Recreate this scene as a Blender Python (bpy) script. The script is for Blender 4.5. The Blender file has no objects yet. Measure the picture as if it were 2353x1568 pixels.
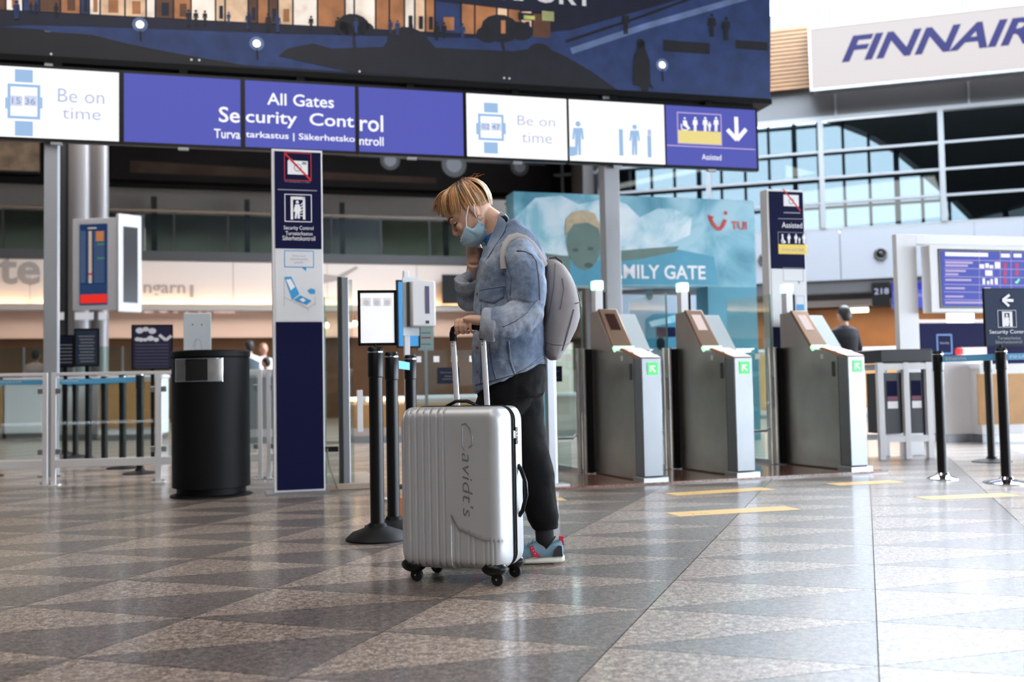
import bpy, math, random
from math import sin, cos, pi, radians, sqrt
from mathutils import Vector as V, Matrix, noise
random.seed(7)
SC = bpy.context.scene
COL = SC.collection

# ------------------------------------------------------------------ camera
FPX, CAMH = 2300.0, 0.77
PITCH, ROLL = math.atan(109 / FPX), radians(1.1)
F_ = V((0, cos(PITCH), sin(PITCH))); U0 = V((0, -sin(PITCH), cos(PITCH))); R0 = V((1, 0, 0))
R_ = R0 * cos(ROLL) - U0 * sin(ROLL); U_ = R0 * sin(ROLL) + U0 * cos(ROLL)
CAMP = V((0, 0, CAMH))
cam = bpy.data.cameras.new('camera'); camo = bpy.data.objects.new('camera', cam); COL.objects.link(camo)
cam.sensor_width = 36; cam.lens = FPX / 2353 * 36; cam.clip_start = .05; cam.clip_end = 300
camo.matrix_world = Matrix(((R_.x, U_.x, -F_.x, 0), (R_.y, U_.y, -F_.y, 0), (R_.z, U_.z, -F_.z, CAMH), (0, 0, 0, 1)))
cam.dof.use_dof = True; cam.dof.focus_distance = 4.25; cam.dof.aperture_fstop = 2.3
SC.camera = camo
cy = SC.cycles; cy.max_bounces = 8; cy.diffuse_bounces = 3; cy.glossy_bounces = 4; cy.transparent_max_bounces = 14; cy.caustics_reflective = False; cy.caustics_refractive = False

# ------------------------------------------------------------------ world, lights, exposure
SC.view_settings.view_transform = 'Standard'; SC.view_settings.look = 'None'
SC.view_settings.exposure = 0.0; SC.view_settings.gamma = 1.0; SC.view_settings.use_curve_mapping = False
wd = bpy.data.worlds.new('overcast_sky'); SC.world = wd; wd.use_nodes = True
bg = wd.node_tree.nodes['Background']; bg.inputs[0].default_value = (.80, .89, 1.0, 1); bg.inputs[1].default_value = 27.0

def area(name, loc, rot, sx, sy, power, color=(1, 1, 1)):
    l = bpy.data.lights.new(name, 'AREA'); l.shape = 'RECTANGLE'; l.size = sx; l.size_y = sy
    l.energy = power; l.color = color
    o = bpy.data.objects.new(name, l); COL.objects.link(o); o.location = loc; o.rotation_euler = rot
    return o
area('fill_light_over_hall', (-3.5, 3.0, 9.6), (0, 0, radians(15)), 9, 5, 520, (1, .95, .9))  # added fill above the view, brightens the left side and the face
area('fill_light_behind_camera', (1.0, -4.0, 9.0), (radians(18), 0, 0), 9, 4, 480, (1, .97, .94))  # added fill behind the camera, lights the person from the front
area('fill_light_far', (-1.5, 15.0, 9.0), (0, 0, radians(15)), 8, 4, 420, (1, .97, .95))  # added fill high up, brightens the far middle of the hall
area('fill_light_shops', (-8.5, 18.5, 8.6), (0, 0, radians(15)), 6, 3, 400, (1, .9, .82))  # added fill high up, brightens the wall above the shops

# ------------------------------------------------------------------ helpers
def px_ray(x, y): return F_ + R_ * ((x - 1176.5) / FPX) - U_ * ((y - 784) / FPX)
def gnd(x, y, z=0.0):
    d = px_ray(x, y); return CAMP + d * ((z - CAMH) / d.z)
def atY(x, y, Y):
    d = px_ray(x, y); return CAMP + d * (Y / d.y)
def proj(p):
    v = V(p) - CAMP; k = v.dot(F_)
    return (1176.5 + FPX * v.dot(R_) / k, 784 - FPX * v.dot(U_) / k, k)
def lin(c): return tuple((x / 255 / 12.92 if x <= 10 else ((x / 255 + .055) / 1.055) ** 2.4) for x in c)

MATS = {}
def mat(name, rgb=(200, 200, 200), rough=.5, metal=0., emit=0., coat=0., var=0., vs=8., bump=0., bs=60., sheen=0., spec=.5):
    if name in MATS: return MATS[name]
    m = bpy.data.materials.new(name); m.use_nodes = True; MATS[name] = m
    nt = m.node_tree; b = nt.nodes['Principled BSDF']; col = (*lin(rgb), 1)
    b.inputs['Base Color'].default_value = col; b.inputs['Roughness'].default_value = rough
    b.inputs['Metallic'].default_value = metal; b.inputs['Coat Weight'].default_value = coat
    b.inputs['Specular IOR Level'].default_value = spec; b.inputs['Sheen Weight'].default_value = sheen
    if emit and any(k in name for k in ('ink', 'display', 'flight', 'luggage', 'check_in', 'reader_screen')):   # self-lit screens
        b.inputs['Base Color'].default_value = (.004, .004, .005, 1); emit = max(emit, .9); b.inputs['Specular IOR Level'].default_value = .08
    if emit: b.inputs['Emission Color'].default_value = col; b.inputs['Emission Strength'].default_value = emit
    if var or bump:
        g = nt.nodes.new('ShaderNodeTexCoord')
        if var:
            n = nt.nodes.new('ShaderNodeTexNoise'); n.inputs['Scale'].default_value = vs; n.inputs['Detail'].default_value = 5
            nt.links.new(g.outputs['Object'], n.inputs['Vector'])
            mp = nt.nodes.new('ShaderNodeMapRange'); mp.inputs[1].default_value = .3; mp.inputs[2].default_value = .7
            mp.inputs[3].default_value = 1 - var; mp.inputs[4].default_value = 1 + var
            nt.links.new(n.outputs['Fac'], mp.inputs[0])
            h = nt.nodes.new('ShaderNodeHueSaturation'); h.inputs['Color'].default_value = col
            nt.links.new(mp.outputs[0], h.inputs['Value']); nt.links.new(h.outputs[0], b.inputs['Base Color'])
            if emit: nt.links.new(h.outputs[0], b.inputs['Emission Color'])
        if bump:
            n2 = nt.nodes.new('ShaderNodeTexNoise'); n2.inputs['Scale'].default_value = bs; n2.inputs['Detail'].default_value = 3
            nt.links.new(g.outputs['Object'], n2.inputs['Vector'])
            bp = nt.nodes.new('ShaderNodeBump'); bp.inputs['Strength'].default_value = bump; bp.inputs['Distance'].default_value = .01
            nt.links.new(n2.outputs['Fac'], bp.inputs['Height']); nt.links.new(bp.outputs[0], b.inputs['Normal'])
    return m
def glass(name, tint=(235, 245, 242), refl=.10, rough=.02, rcol=(1, 1, 1), k=1.6):
    m = bpy.data.materials.new(name); m.use_nodes = True; MATS[name] = m
    nt = m.node_tree; nt.nodes.remove(nt.nodes['Principled BSDF']); out = nt.nodes['Material Output']
    t = nt.nodes.new('ShaderNodeBsdfTransparent'); t.inputs[0].default_value = (*lin(tint), 1)
    g = nt.nodes.new('ShaderNodeBsdfGlossy'); g.inputs['Roughness'].default_value = rough; g.inputs[0].default_value = (*rcol, 1)
    fr = nt.nodes.new('ShaderNodeFresnel'); fr.inputs[0].default_value = 1.35
    mu = nt.nodes.new('ShaderNodeMath'); mu.operation = 'MULTIPLY_ADD'; mu.inputs[1].default_value = k; mu.inputs[2].default_value = refl; mu.use_clamp = True
    mx = nt.nodes.new('ShaderNodeMixShader')
    nt.links.new(fr.outputs[0], mu.inputs[0]); nt.links.new(mu.outputs[0], mx.inputs[0])
    nt.links.new(t.outputs[0], mx.inputs[1]); nt.links.new(g.outputs[0], mx.inputs[2]); nt.links.new(mx.outputs[0], out.inputs[0])
    return m
def granite(name, c0, c1, c2, rough):
    m = mat(name, c1, rough); nt = m.node_tree; b = nt.nodes['Principled BSDF']
    b.inputs['IOR'].default_value = 1.6; b.inputs['Coat Weight'].default_value = .42; b.inputs['Coat Roughness'].default_value = .11
    g = nt.nodes.new('ShaderNodeNewGeometry')
    vo = nt.nodes.new('ShaderNodeTexVoronoi'); vo.inputs['Scale'].default_value = 170
    nt.links.new(g.outputs['Position'], vo.inputs['Vector'])
    sep = nt.nodes.new('ShaderNodeSeparateColor'); nt.links.new(vo.outputs['Color'], sep.inputs[0])
    n = nt.nodes.new('ShaderNodeTexNoise'); n.inputs['Scale'].default_value = 38; n.inputs['Detail'].default_value = 6
    nt.links.new(g.outputs['Position'], n.inputs['Vector'])
    mm = nt.nodes.new('ShaderNodeMath'); mm.operation = 'MULTIPLY_ADD'; mm.inputs[1].default_value = .42; mm.inputs[2].default_value = -.1
    nt.links.new(sep.outputs[0], mm.inputs[0])
    ad = nt.nodes.new('ShaderNodeMath'); nt.links.new(mm.outputs[0], ad.inputs[0]); nt.links.new(n.outputs['Fac'], ad.inputs[1])
    r = nt.nodes.new('ShaderNodeValToRGB'); e = r.color_ramp.elements
    e[0].position = .40; e[0].color = (*lin(c0), 1); e[1].position = .86; e[1].color = (*lin(c2), 1)
    k = e.new(.62); k.color = (*lin(c1), 1)
    nt.links.new(ad.outputs[0], r.inputs[0]); nt.links.new(r.outputs[0], b.inputs['Base Color'])
    return m

def tagp(o, label=None, cat=None, group=None, kind=None):
    if label: o['label'] = label
    if cat: o['category'] = cat
    if group: o['group'] = group
    if kind: o['kind'] = kind
    return o
def thing(name, label, cat, loc=(0, 0, 0), rotz=0, group=None, kind=None):
    o = bpy.data.objects.new(name, None); o.empty_display_size = .05; COL.objects.link(o)
    o.location = loc; o.rotation_euler = (0, 0, rotz)
    return tagp(o, label, cat, group, kind)
def dup(root, loc, rotz, label=None):
    def cp(o, p):
        c = o.copy(); COL.objects.link(c); c.parent = p
        for ch in o.children: cp(ch, c)
        return c
    r = cp(root, None); r.location = loc; r.rotation_euler = (0, 0, rotz)
    if label: r['label'] = label
    return r

class G:
    """collects shapes for ONE mesh"""
    def __init__(s): s.v = []; s.f = []; s.m = []; s.mats = []
    def add(s, vs, fs, m):
        if m not in s.mats: s.mats.append(m)
        i = s.mats.index(m); k = len(s.v); s.v += [V(p) for p in vs]
        for f in fs: s.f.append(tuple(k + a for a in f)); s.m.append(i)
        return s
    def obox(s, o, a, b, c, m):
        o, a, b, c = V(o), V(a), V(b), V(c)
        if a.cross(b).dot(c) < 0: a, b = b, a
        p = [o, o + a, o + a + b, o + b]; p += [q + c for q in p]
        return s.add(p, [(3, 2, 1, 0), (4, 5, 6, 7), (0, 1, 5, 4), (1, 2, 6, 5), (2, 3, 7, 6), (3, 0, 4, 7)], m)
    def box(s, x0, x1, y0, y1, z0, z1, m): return s.obox((x0, y0, z0), (x1 - x0, 0, 0), (0, y1 - y0, 0), (0, 0, z1 - z0), m)
    def loft(s, rings, m, cap=True, close=True):
        n = len(rings[0]); vs = [p for r in rings for p in r]; fs = []
        for i in range(len(rings) - 1):
            for j in range(n if close else n - 1):
                k = (j + 1) % n; fs.append((i * n + j, i * n + k, (i + 1) * n + k, (i + 1) * n + j))
        if cap: fs.append(tuple(range(n - 1, -1, -1))); fs.append(tuple((len(rings) - 1) * n + j for j in range(n)))
        return s.add(vs, fs, m)
    def tube(s, pts, r, m, n=10, cap=True, flat=None, ref=None):
        pts = [V(p) for p in pts]; k = len(pts)
        rs = r if isinstance(r, (list, tuple)) else [r] * k
        t0 = (pts[1] - pts[0]).normalized()
        a = V(ref) if ref else (V((0, 0, 1)) if abs(t0.z) < .9 else V((1, 0, 0)))
        rings = []
        for i, p in enumerate(pts):
            t = (pts[min(i + 1, k - 1)] - pts[max(i - 1, 0)])
            t = t.normalized() if t.length > 1e-9 else t0
            a = (a - t * a.dot(t)); a = a.normalized() if a.length > 1e-6 else t.orthogonal().normalized()
            b = t.cross(a); q = rs[i]; ra, rb = q if isinstance(q, tuple) else (q, q * (flat or 1))
            rings.append([p + a * (ra * cos(2 * pi * j / n)) + b * (rb * sin(2 * pi * j / n)) for j in range(n)])
        return s.loft(rings, m, cap)
    def cyl(s, p0, p1, r0, m, r1=None, n=16): return s.tube([p0, p1], [r0, r0 if r1 is None else r1], m, n)
    def lathe(s, prof, c, m, n=24):
        c = V(c); return s.loft([[c + V((r * cos(2 * pi * j / n), r * sin(2 * pi * j / n), z)) for j in range(n)] for r, z in prof], m)
    def prism(s, pts, vec, m):
        pts = [V(p) for p in pts]; vec = V(vec); n = len(pts)
        nn = V((0, 0, 0))
        for i in range(n): nn += pts[i].cross(pts[(i + 1) % n])
        if nn.dot(vec) > 0: pts = pts[::-1]
        vs = pts + [p + vec for p in pts]
        fs = [tuple(range(n)), tuple(range(2 * n - 1, n - 1, -1))] + [(i, n + i, n + (i + 1) % n, (i + 1) % n) for i in range(n)]
        return s.add(vs, fs, m)
    def poly(s, pts, m): return s.add(pts, [tuple(range(len(pts)))], m)
    def disc(s, c, ax, ay, r, m, n=16, r2=None):
        c, ax, ay = V(c), V(ax), V(ay)
        return s.poly([c + ax * (r * cos(2 * pi * j / n)) + ay * ((r2 or r) * sin(2 * pi * j / n)) for j in range(n)], m)
    def ell(s, c, r, m, n=16, rot=None):
        c = V(c); rings = []
        for i in range(1, n // 2 + 1):
            a = pi * i / (n // 2 + 1)
            ring = []
            for j in range(n):
                p = V((r[0] * sin(a) * cos(2 * pi * j / n), r[1] * sin(a) * sin(2 * pi * j / n), -r[2] * cos(a)))
                ring.append(c + (rot @ p if rot else p))
            rings.append(ring)
        return s.loft(rings, m)
    def obj(s, name, parent=None, org=(0, 0, 0), smooth=35, bevel=0, seg=2, xf=None):
        me = bpy.data.meshes.new(name); o3 = V(org)
        me.from_pydata([tuple((xf @ p if xf else p) - o3) for p in s.v], [], s.f)
        for m in s.mats: me.materials.append(m)
        me.polygons.foreach_set('material_index', s.m)
        if smooth:
            me.polygons.foreach_set('use_smooth', [True] * len(me.polygons)); me.set_sharp_from_angle(angle=radians(smooth))
        me.update()
        o = bpy.data.objects.new(name, me); COL.objects.link(o)
        if parent: o.parent = parent
        else: o.location = o3
        if bevel:
            b = o.modifiers.new('bevel', 'BEVEL'); b.width = bevel; b.segments = seg; b.limit_method = 'ANGLE'; b.angle_limit = radians(40)
        return o
def bake(o, voxel=None, smooth=0, sub=0):
    """apply remesh + smooth to o's mesh"""
    mats = list(o.data.materials)
    if voxel:
        r = o.modifiers.new('r', 'REMESH'); r.mode = 'VOXEL'; r.voxel_size = voxel; r.use_smooth_shade = True
    if smooth:
        q = o.modifiers.new('s', 'SMOOTH'); q.factor = .5; q.iterations = smooth
    bpy.context.view_layer.update()
    me = bpy.data.meshes.new_from_object(o.evaluated_get(bpy.context.evaluated_depsgraph_get()))
    o.modifiers.clear(); old = o.data; o.data = me; me.name = o.name; bpy.data.meshes.remove(old)
    if not len(me.materials):
        for m in mats: me.materials.append(m)
    me.polygons.foreach_set('use_smooth', [True] * len(me.polygons))
    return o
_TX = {}
def text_geo(s, bold=0., shear=0., sp=1.0):
    key = (s, bold, shear, sp)
    if key not in _TX:
        cu = bpy.data.curves.new('t', 'FONT'); cu.body = s; cu.size = 1; cu.offset = bold; cu.shear = shear; cu.resolution_u = 3; cu.space_character = sp
        ob = bpy.data.objects.new('t', cu); me = bpy.data.meshes.new_from_object(ob)
        vs = [(v.co.x, v.co.y) for v in me.vertices]; fs = [tuple(p.vertices) for p in me.polygons]
        bpy.data.objects.remove(ob); bpy.data.meshes.remove(me); bpy.data.curves.remove(cu)
        x0, x1 = min(v[0] for v in vs), max(v[0] for v in vs); y0, y1 = min(v[1] for v in vs), max(v[1] for v in vs)
        _TX[key] = ([((x - x0) / (x1 - x0), (y - y0) / (y1 - y0)) for x, y in vs], fs)
    return _TX[key]
class Panel:
    """vertical plane through o, turned by ang degrees, facing the hall"""
    def __init__(s, o, ang):
        s.o = V((o[0], o[1], 0)); a = radians(ang); s.a = a; s.ex = V((cos(a), sin(a), 0)); s.n = V((sin(a), -cos(a), 0))
    def pt(s, x, y, off=0.):
        d = px_ray(x, y); q = s.o + s.n * off
        return CAMP + d * ((q - CAMP).dot(s.n) / d.dot(s.n))
    def uv(s, x, y):
        p = s.pt(x, y); return (p - s.o).dot(s.ex), p.z
    def w(s, u, v, off=0.): return s.o + s.ex * u + V((0, 0, v)) + s.n * off
    def rect(s, g, x0, y0, x1, y1, m, off):
        (u0, v0), (u1, v1) = s.uv(x0, y1), s.uv(x1, y0)
        return s.urect(g, u0, v0, u1, v1, m, off)
    def urect(s, g, u0, v0, u1, v1, m, off): return g.poly([s.w(u0, v0, off), s.w(u1, v0, off), s.w(u1, v1, off), s.w(u0, v1, off)], m)
    def poly(s, g, pts, m, off): return g.poly([s.pt(x, y) + s.n * off for x, y in pts], m)
    def line(s, g, pts, wd, m, off):
        for (a, b) in zip(pts[:-1], pts[1:]):
            p, q = s.pt(*a) + s.n * off, s.pt(*b) + s.n * off; t = (q - p).normalized().cross(s.n) * wd / 2
            g.poly([p - t, q - t, q + t, p + t], m)
        return g
    def frame(s, g, x0, y0, x1, y1, wd, m, off):
        (u0, v0), (u1, v1) = s.uv(x0, y1), s.uv(x1, y0)
        for r in ((u0, v0, u1, v0 + wd), (u0, v1 - wd, u1, v1), (u0, v0, u0 + wd, v1), (u1 - wd, v0, u1, v1)): s.urect(g, *r, m, off)
        return g
    def disc(s, g, x, y, r, m, off, r2=None, n=14): return g.disc(s.pt(x, y) + s.n * off, s.ex, V((0, 0, 1)), r, m, n, r2)
    def box(s, g, x0, y0, x1, y1, d, m, off=0.):   # slab whose front lies off in front of the plane, d deep
        (u0, v0), (u1, v1) = s.uv(x0, y1), s.uv(x1, y0)
        return s.ubox(g, u0, v0, u1, v1, d, m, off)
    def ubox(s, g, u0, v0, u1, v1, d, m, off=0.): return g.obox(s.w(u0, v0, off), s.ex * (u1 - u0), -s.n * d, V((0, 0, v1 - v0)), m)
    def text(s, g, t, x0, y0, x1, y1, m, off, bold=0., shear=0., depth=0.):
        (u0, v0), (u1, v1) = s.uv(x0, y1), s.uv(x1, y0)
        if proj(s.w(u1, v0))[1] > proj(s.w(u0, v0))[1]: v0, v1 = s.uv(x1, y1)[1], s.uv(x0, y0)[1]   # the row runs down to the right in the photo
        vs, fs = text_geo(t, bold, shear)
        return g.add([s.w(u0 + a * (u1 - u0), v0 + b * (v1 - v0), off) for a, b in vs], fs, m)
# ------------------------------------------------------------------ materials
BLACK = mat('black_plastic', (9, 9, 11), .35, spec=.35); BLKM = mat('black_metal', (8, 9, 11), .55, spec=.2)
WHITE = mat('white_paint', (226, 226, 228), .4); STEEL = mat('brushed_steel', (176, 172, 166), .34, 1., var=.12, vs=3, bump=.04, bs=30)
STEELL = mat('pale_steel', (168, 171, 175), .36, .9); CHROME = mat('chrome', (225, 227, 230), .1, 1.)
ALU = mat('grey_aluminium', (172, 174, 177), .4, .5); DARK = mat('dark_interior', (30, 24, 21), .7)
NAVY = mat('navy_print', (18, 21, 56), .7, spec=.12); NAVYS = mat('navy_sign', (16, 22, 46), .45, spec=.3); WPRINT = mat('white_print', (240, 240, 242), .5)
REDP = mat('red_print', (205, 38, 42), .5); BLUEP = mat('sky_blue_print', (60, 156, 214), .5); GREYP = mat('grey_print', (150, 152, 158), .5)
YELP = mat('yellow_print', (236, 205, 92), .5); WOOD = mat('light_wood', (178, 134, 84), .5, var=.1, vs=5)
BELT = mat('blue_belt', (112, 192, 246), .6); RUBBER = mat('black_rubber', (20, 20, 22), .65)
GLASSM = glass('clear_glass', (238, 246, 244), .015, k=.6); WINGG = glass('wing_glass', (240, 247, 245), .01, k=.2); GLASSE = mat('glass_edge', (110, 150, 140), .15, spec=.8)
GRL = granite('light_granite', (92, 77, 68), (138, 122, 111), (188, 170, 156), .4)
GRD = granite('dark_granite', (68, 60, 56), (98, 89, 84), (132, 120, 112), .4)
GROUT = mat('grout', (120, 112, 106), .7); CLAD = mat('grey_cladding', (86, 88, 91), .55, var=.05, vs=.6)
CLADL = mat('pale_cladding', (128, 132, 139), .5); MULL = mat('mullion', (136, 140, 144), .4, .3)
BEIGE = mat('beige_panel', (205, 192, 183), .55); DGREY = mat('dark_grey', (62, 62, 64), .5); BACKM = mat('beige_back_wall', (176, 166, 156), .6)

# ------------------------------------------------------------------ floor: diagonal-cut granite slabs
TH = radians(19.4); PU, PW, UU, VV = .53, .745, 3.977, .007
def tw(u, v): return (u * sin(TH) + v * cos(TH), u * cos(TH) - v * sin(TH))
floor = tagp(G().box(-24, 26, -14, 40, -.25, -.011, GROUT).obj('floor', smooth=0), 'polished granite floor of light and dark triangular slabs', kind='structure')
GAP = .0016
def tri(pts, m):
    c = (sum(p[0] for p in pts) / 3, sum(p[1] for p in pts) / 3)
    q = [(c[0] + (p[0] - c[0]) * (1 - GAP * 5), c[1] + (p[1] - c[1]) * (1 - GAP * 5)) for p in pts]
    g = G(); g.prism([(*p, -.01) for p in q], (0, 0, .01), m); return g
c00, c01, c10, c11 = tw(0, 0), tw(0, PW), tw(PU, 0), tw(PU, PW)
t_dark = tri([c00, c01, c11], GRD).obj('floor_tile', floor, smooth=0); t_light = tri([c00, c10, c11], GRL).obj('floor_tile', floor, smooth=0)
cells = []
for i in range(-16, 56):
    for j in range(-34, 34):
        u, v = UU + i * PU, VV + j * PW; x, y = tw(u + PU / 2, v + PW / 2)
        if -21 < x < 23 and -8 < y < 34:
            a, b, k = proj((x, y, 0))
            cells.append((0 if (y > 1.6 and -140 < a < 2500 and b < 1660) else 1, y, u, v))
cells.sort()
far = G()
for n, (vis, y, u, v) in enumerate(cells):
    if n < 148 and not vis:
        X, Y = tw(u, v)
        for t in (t_dark, t_light):
            o = t if n == 0 else t.copy()
            if n: COL.objects.link(o)
            o.parent = floor; o.location = (X, Y, 0)
    else:
        A, Bq, C_, D = tw(u, v), tw(u, v + PW), tw(u + PU, v + PW), tw(u + PU, v)
        far.poly([(*p, 0) for p in (A, C_, Bq)], GRD); far.poly([(*p, 0) for p in (A, D, C_)], GRL)
fo = tagp(far.obj('floor_tile_field', floor, smooth=0), kind='stuff')

# ------------------------------------------------------------------ shell
HA = 15.5
e1 = V((cos(radians(HA)), sin(radians(HA)), 0)); e2 = V((-sin(radians(HA)), cos(radians(HA)), 0))
PB = Panel((-12.25, 23.85), 15.8)                       # back wall line on the left (shops, mezzanine)
PR = Panel((5.5, 22.3), -16.0)                          # glazed wall on the right
def st(g, name, parent=None, smooth=0, **k):
    o = g.obj(name, parent, smooth=smooth, **k)
    if not parent: o['kind'] = 'structure'
    return o
CEIL = mat('dark_ceiling', (92, 82, 74), .7)
cl_ = G().box(-24, 2.2, -14, 34, 11, 11.3, CEIL); cl_.box(2.2, 24, -14, 13.5, 11, 11.3, CEIL); st(cl_, 'ceiling')
st(G().box(-24, 24, -14.3, -14, 0, 11.3, CLAD), 'wall_front'); ws = st(G().box(16, 16.3, -14, 34, 0, .9, CLAD), 'wall_side'); st(G().box(16, 16.3, -14, 34, 3.4, 11.3, CLAD), 'wall_header')
for k in range(13): G().box(15.95, 16.2, -14 + k * 2.9, -13.85 + k * 2.9, .9, 3.4, MULL).obj('mullion', ws, smooth=0)
st(G().box(-24, -23.7, -14, 34, 0, 11, CLAD), 'wall_left')
# mezzanine at the back left: fascia panels, slab edge, recessed back wall, columns, glass balustrade
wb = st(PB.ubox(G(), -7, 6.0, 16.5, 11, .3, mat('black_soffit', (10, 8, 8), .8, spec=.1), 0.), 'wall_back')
PB.ubox(G(), -7, 4.3, 15, 7.0, .2, BACKM, -2.2).obj('recessed_wall', wb, smooth=0)
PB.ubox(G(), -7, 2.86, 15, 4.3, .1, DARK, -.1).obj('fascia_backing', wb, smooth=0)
PB.ubox(G(), -7, 4.12, 15, 4.36, .5, DGREY, .05).obj('slab_edge', wb, smooth=0)
for k in range(9):
    u0 = -6.4 + k * 2.36
    PB.ubox(G(), u0 + .006, 3.0, u0 + 2.354, 4.12, .06, BEIGE, .02).obj('fascia_panel', wb, smooth=0)
lp_ = mat('fascia_lip', (170, 160, 150), .4); g = PB.ubox(G(), -7, 2.86, 15, 3.02, .02, lp_, .22); PB.ubox(g, -7, 2.86, 15, 2.88, .34, lp_, .2); g.obj('fascia_lip', wb, smooth=0)
for px in (345, 570, 800, 1050):
    u, _ = PB.uv(px, 500); PB.ubox(G(), u - .07, 4.36, u + .07, 6.0, .12, DGREY, -1.4).obj('column', wb, smooth=0)
PB.ubox(G(), -7, 2.2, 15, 2.86, .1, mat('pink_beige_band', (214, 176, 152), .5), -.12).obj('shop_header', wb, smooth=0)
PB.ubox(G(), -7, 0, 15, 2.86, .2, mat('shop_back_wall', (92, 66, 44), .6, var=.3, vs=.9), -4.2).obj('shop_wall', wb, smooth=0)
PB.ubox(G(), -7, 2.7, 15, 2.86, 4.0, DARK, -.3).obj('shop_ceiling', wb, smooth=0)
for k in range(16):                                                    # glass balustrade
    u = -6.4 + k * 1.3; PB.ubox(G(), u, 4.36, u + 1.27, 5.3, .015, glass('balustrade_glass', (188, 203, 196), .07) if k == 0 else MATS['balustrade_glass'], .02).obj('balustrade_pane', wb, smooth=0)
    PB.ubox(G(), u - .03, 4.36, u, 5.36, .03, DGREY, 0).obj('baluster', wb, smooth=0)
PB.ubox(G(), -7, 5.34, 15, 5.41, .05, mat('handrail', (92, 80, 66), .4), .04).obj('handrail', wb, smooth=0)
LAMPW = mat('warm_lamp', (255, 214, 160), .5, emit=26.)
for k in range(22):                                                    # warm strip lights behind the fascia lip
    u = -6.6 + k * .92
    PB.ubox(G(), u, 2.90, u + .8, 2.95, .05, LAMPW, .16).obj('strip_lamp', wb, smooth=0)
st(G().box(-24, 24, 33.5, 33.8, 0, 4.0, BACKM), 'wall_far')
# return wall between the two facades
st(G().obox((1.75, 23.45, 0), (.25, 0, 0), (0, 5.5, 0), (0, 0, 11), mat('dark_return', (60, 58, 58), .6)), 'wall_return')

# glazed wall on the right
u0r, u1r = -3.6, 12.5
wr = st(PR.ubox(G(), u0r, 6.62, u1r, 9.05, .3, CLAD), 'wall_right')
for k in range(6): PR.ubox(G(), u0r + k * 2.7, 3.0, u0r + k * 2.7 + 2.68, 4.08, .14, CLADL, .06).obj('spandrel_panel', wr, smooth=0)
for k in range(6): PR.ubox(G(), u0r + k * 2.7 - .02, 6.62, u0r + k * 2.7 + .02, 9.05, .03, MULL, .03).obj('cladding_joint', wr, smooth=0)
PR.ubox(G(), u0r, 2.72, u1r, 3.0, .5, DGREY, .02).obj('spandrel_soffit', wr, smooth=0)
PR.ubox(G(), u0r, 2.46, u1r, 2.72, .1, mat('warm_grey_band', (132, 122, 116), .5), -.5).obj('counter_header', wr, smooth=0)
PR.ubox(G(), u0r, 0, u1r, 2.72, .15, mat('oak_back_wall', (150, 98, 52), .5, var=.15, vs=2), -3.4).obj('counter_back_wall', wr, smooth=0)
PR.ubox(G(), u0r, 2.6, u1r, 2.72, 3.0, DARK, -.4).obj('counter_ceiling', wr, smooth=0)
win = st(G().obox(PR.w(u0r, 4.08, .05), PR.ex * (u1r - u0r), -PR.n * .16, V((0, 0, .07)), MULL), 'window_1')
tagp(win, 'long glazed curtain wall with grey mullions above the pale spandrel')
PR.ubox(G(), u0r, 6.55, u1r, 6.64, .16, MULL, .05).obj('window_head', win, smooth=0)
GW = glass('curtain_glass', (112, 120, 123), .04, rcol=(.8, .88, .9))
um, _ = PR.uv(1888, 400); du = (PR.uv(2165, 400)[0] - um)
rows = [4.15, 4.72, 5.28, 5.86, 6.55]
ks = [k for k in range(-4, 5) if u0r < um + k * du < u1r]
for k in ks:
    u = um + k * du; PR.ubox(G(), u - .055, 4.15, u + .055, 6.55, .14, MULL, .07).obj('mullion', win, smooth=0)
us = [u0r] + [um + k * du for k in ks] + [u1r]
for a, b in zip(us[:-1], us[1:]):
    for r in range(4):
        PR.ubox(G(), a + .05, rows[r], b - .05, rows[r + 1] - .03, .012, GW, 0).obj('pane', win, smooth=0)
        if r: PR.ubox(G(), a + .05, rows[r] - .035, b - .05, rows[r] + .02, .1, MULL, .04).obj('transom', win, smooth=0)
# the daylight roof behind the glazing: steel lattice, dark sweeping roof edge, parapet
PL = Panel(PR.w(0, 0, -4.0), -16.0); LAT = mat('lattice_steel', (66, 76, 82), .5)
lt = st(PL.ubox(G(), -7, 2.0, 13, 4.62, .2, mat('parapet', (44, 56, 58), .6, var=.1, vs=1)), 'trim_1')
tagp(lt, 'steel lattice and dark roof edge seen through the high windows')
for k in range(26):
    u = -6.6 + k * .62; PL.ubox(G(), u, 4.6, u + (.13 if k % 4 == 0 else .07), 8.6, .1, LAT).obj('lattice_post', lt, smooth=0)
for z in (5.25, 5.95, 6.65, 7.4): PL.ubox(G(), -7, z, 10, z + .07, .08, LAT, .01).obj('lattice_rail', lt, smooth=0)
g = G(); arch = [(1895, 268), (1990, 305), (2060, 345), (2125, 398), (2185, 450), (2235, 500), (2360, 470), (2420, 300), (2420, 120), (1895, 200)]
g.prism([PL.pt(*p) + PL.n * .12 for p in arch], -PL.n * .6, mat('dark_roof_edge', (34, 36, 36), .6, var=.3, vs=2)); g.obj('roof_edge', lt, smooth=0)
# low stone plinth under the gates
g1, g3 = gnd(1255, 1127), gnd(2030, 1086); pd = (g3 - g1).normalized(); pn = V((-pd.y, pd.x, 0))
REDG = granite('red_granite', (108, 76, 66), (150, 110, 98), (176, 140, 126), .18)
tagp(st(G().obox((g1.x, g1.y, .001), pd * ((g3 - g1).length + .05), pn * 1.25, V((0, 0, .014)), REDG), 'trim_2'), 'reddish granite plinth strip under the gates')
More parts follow.
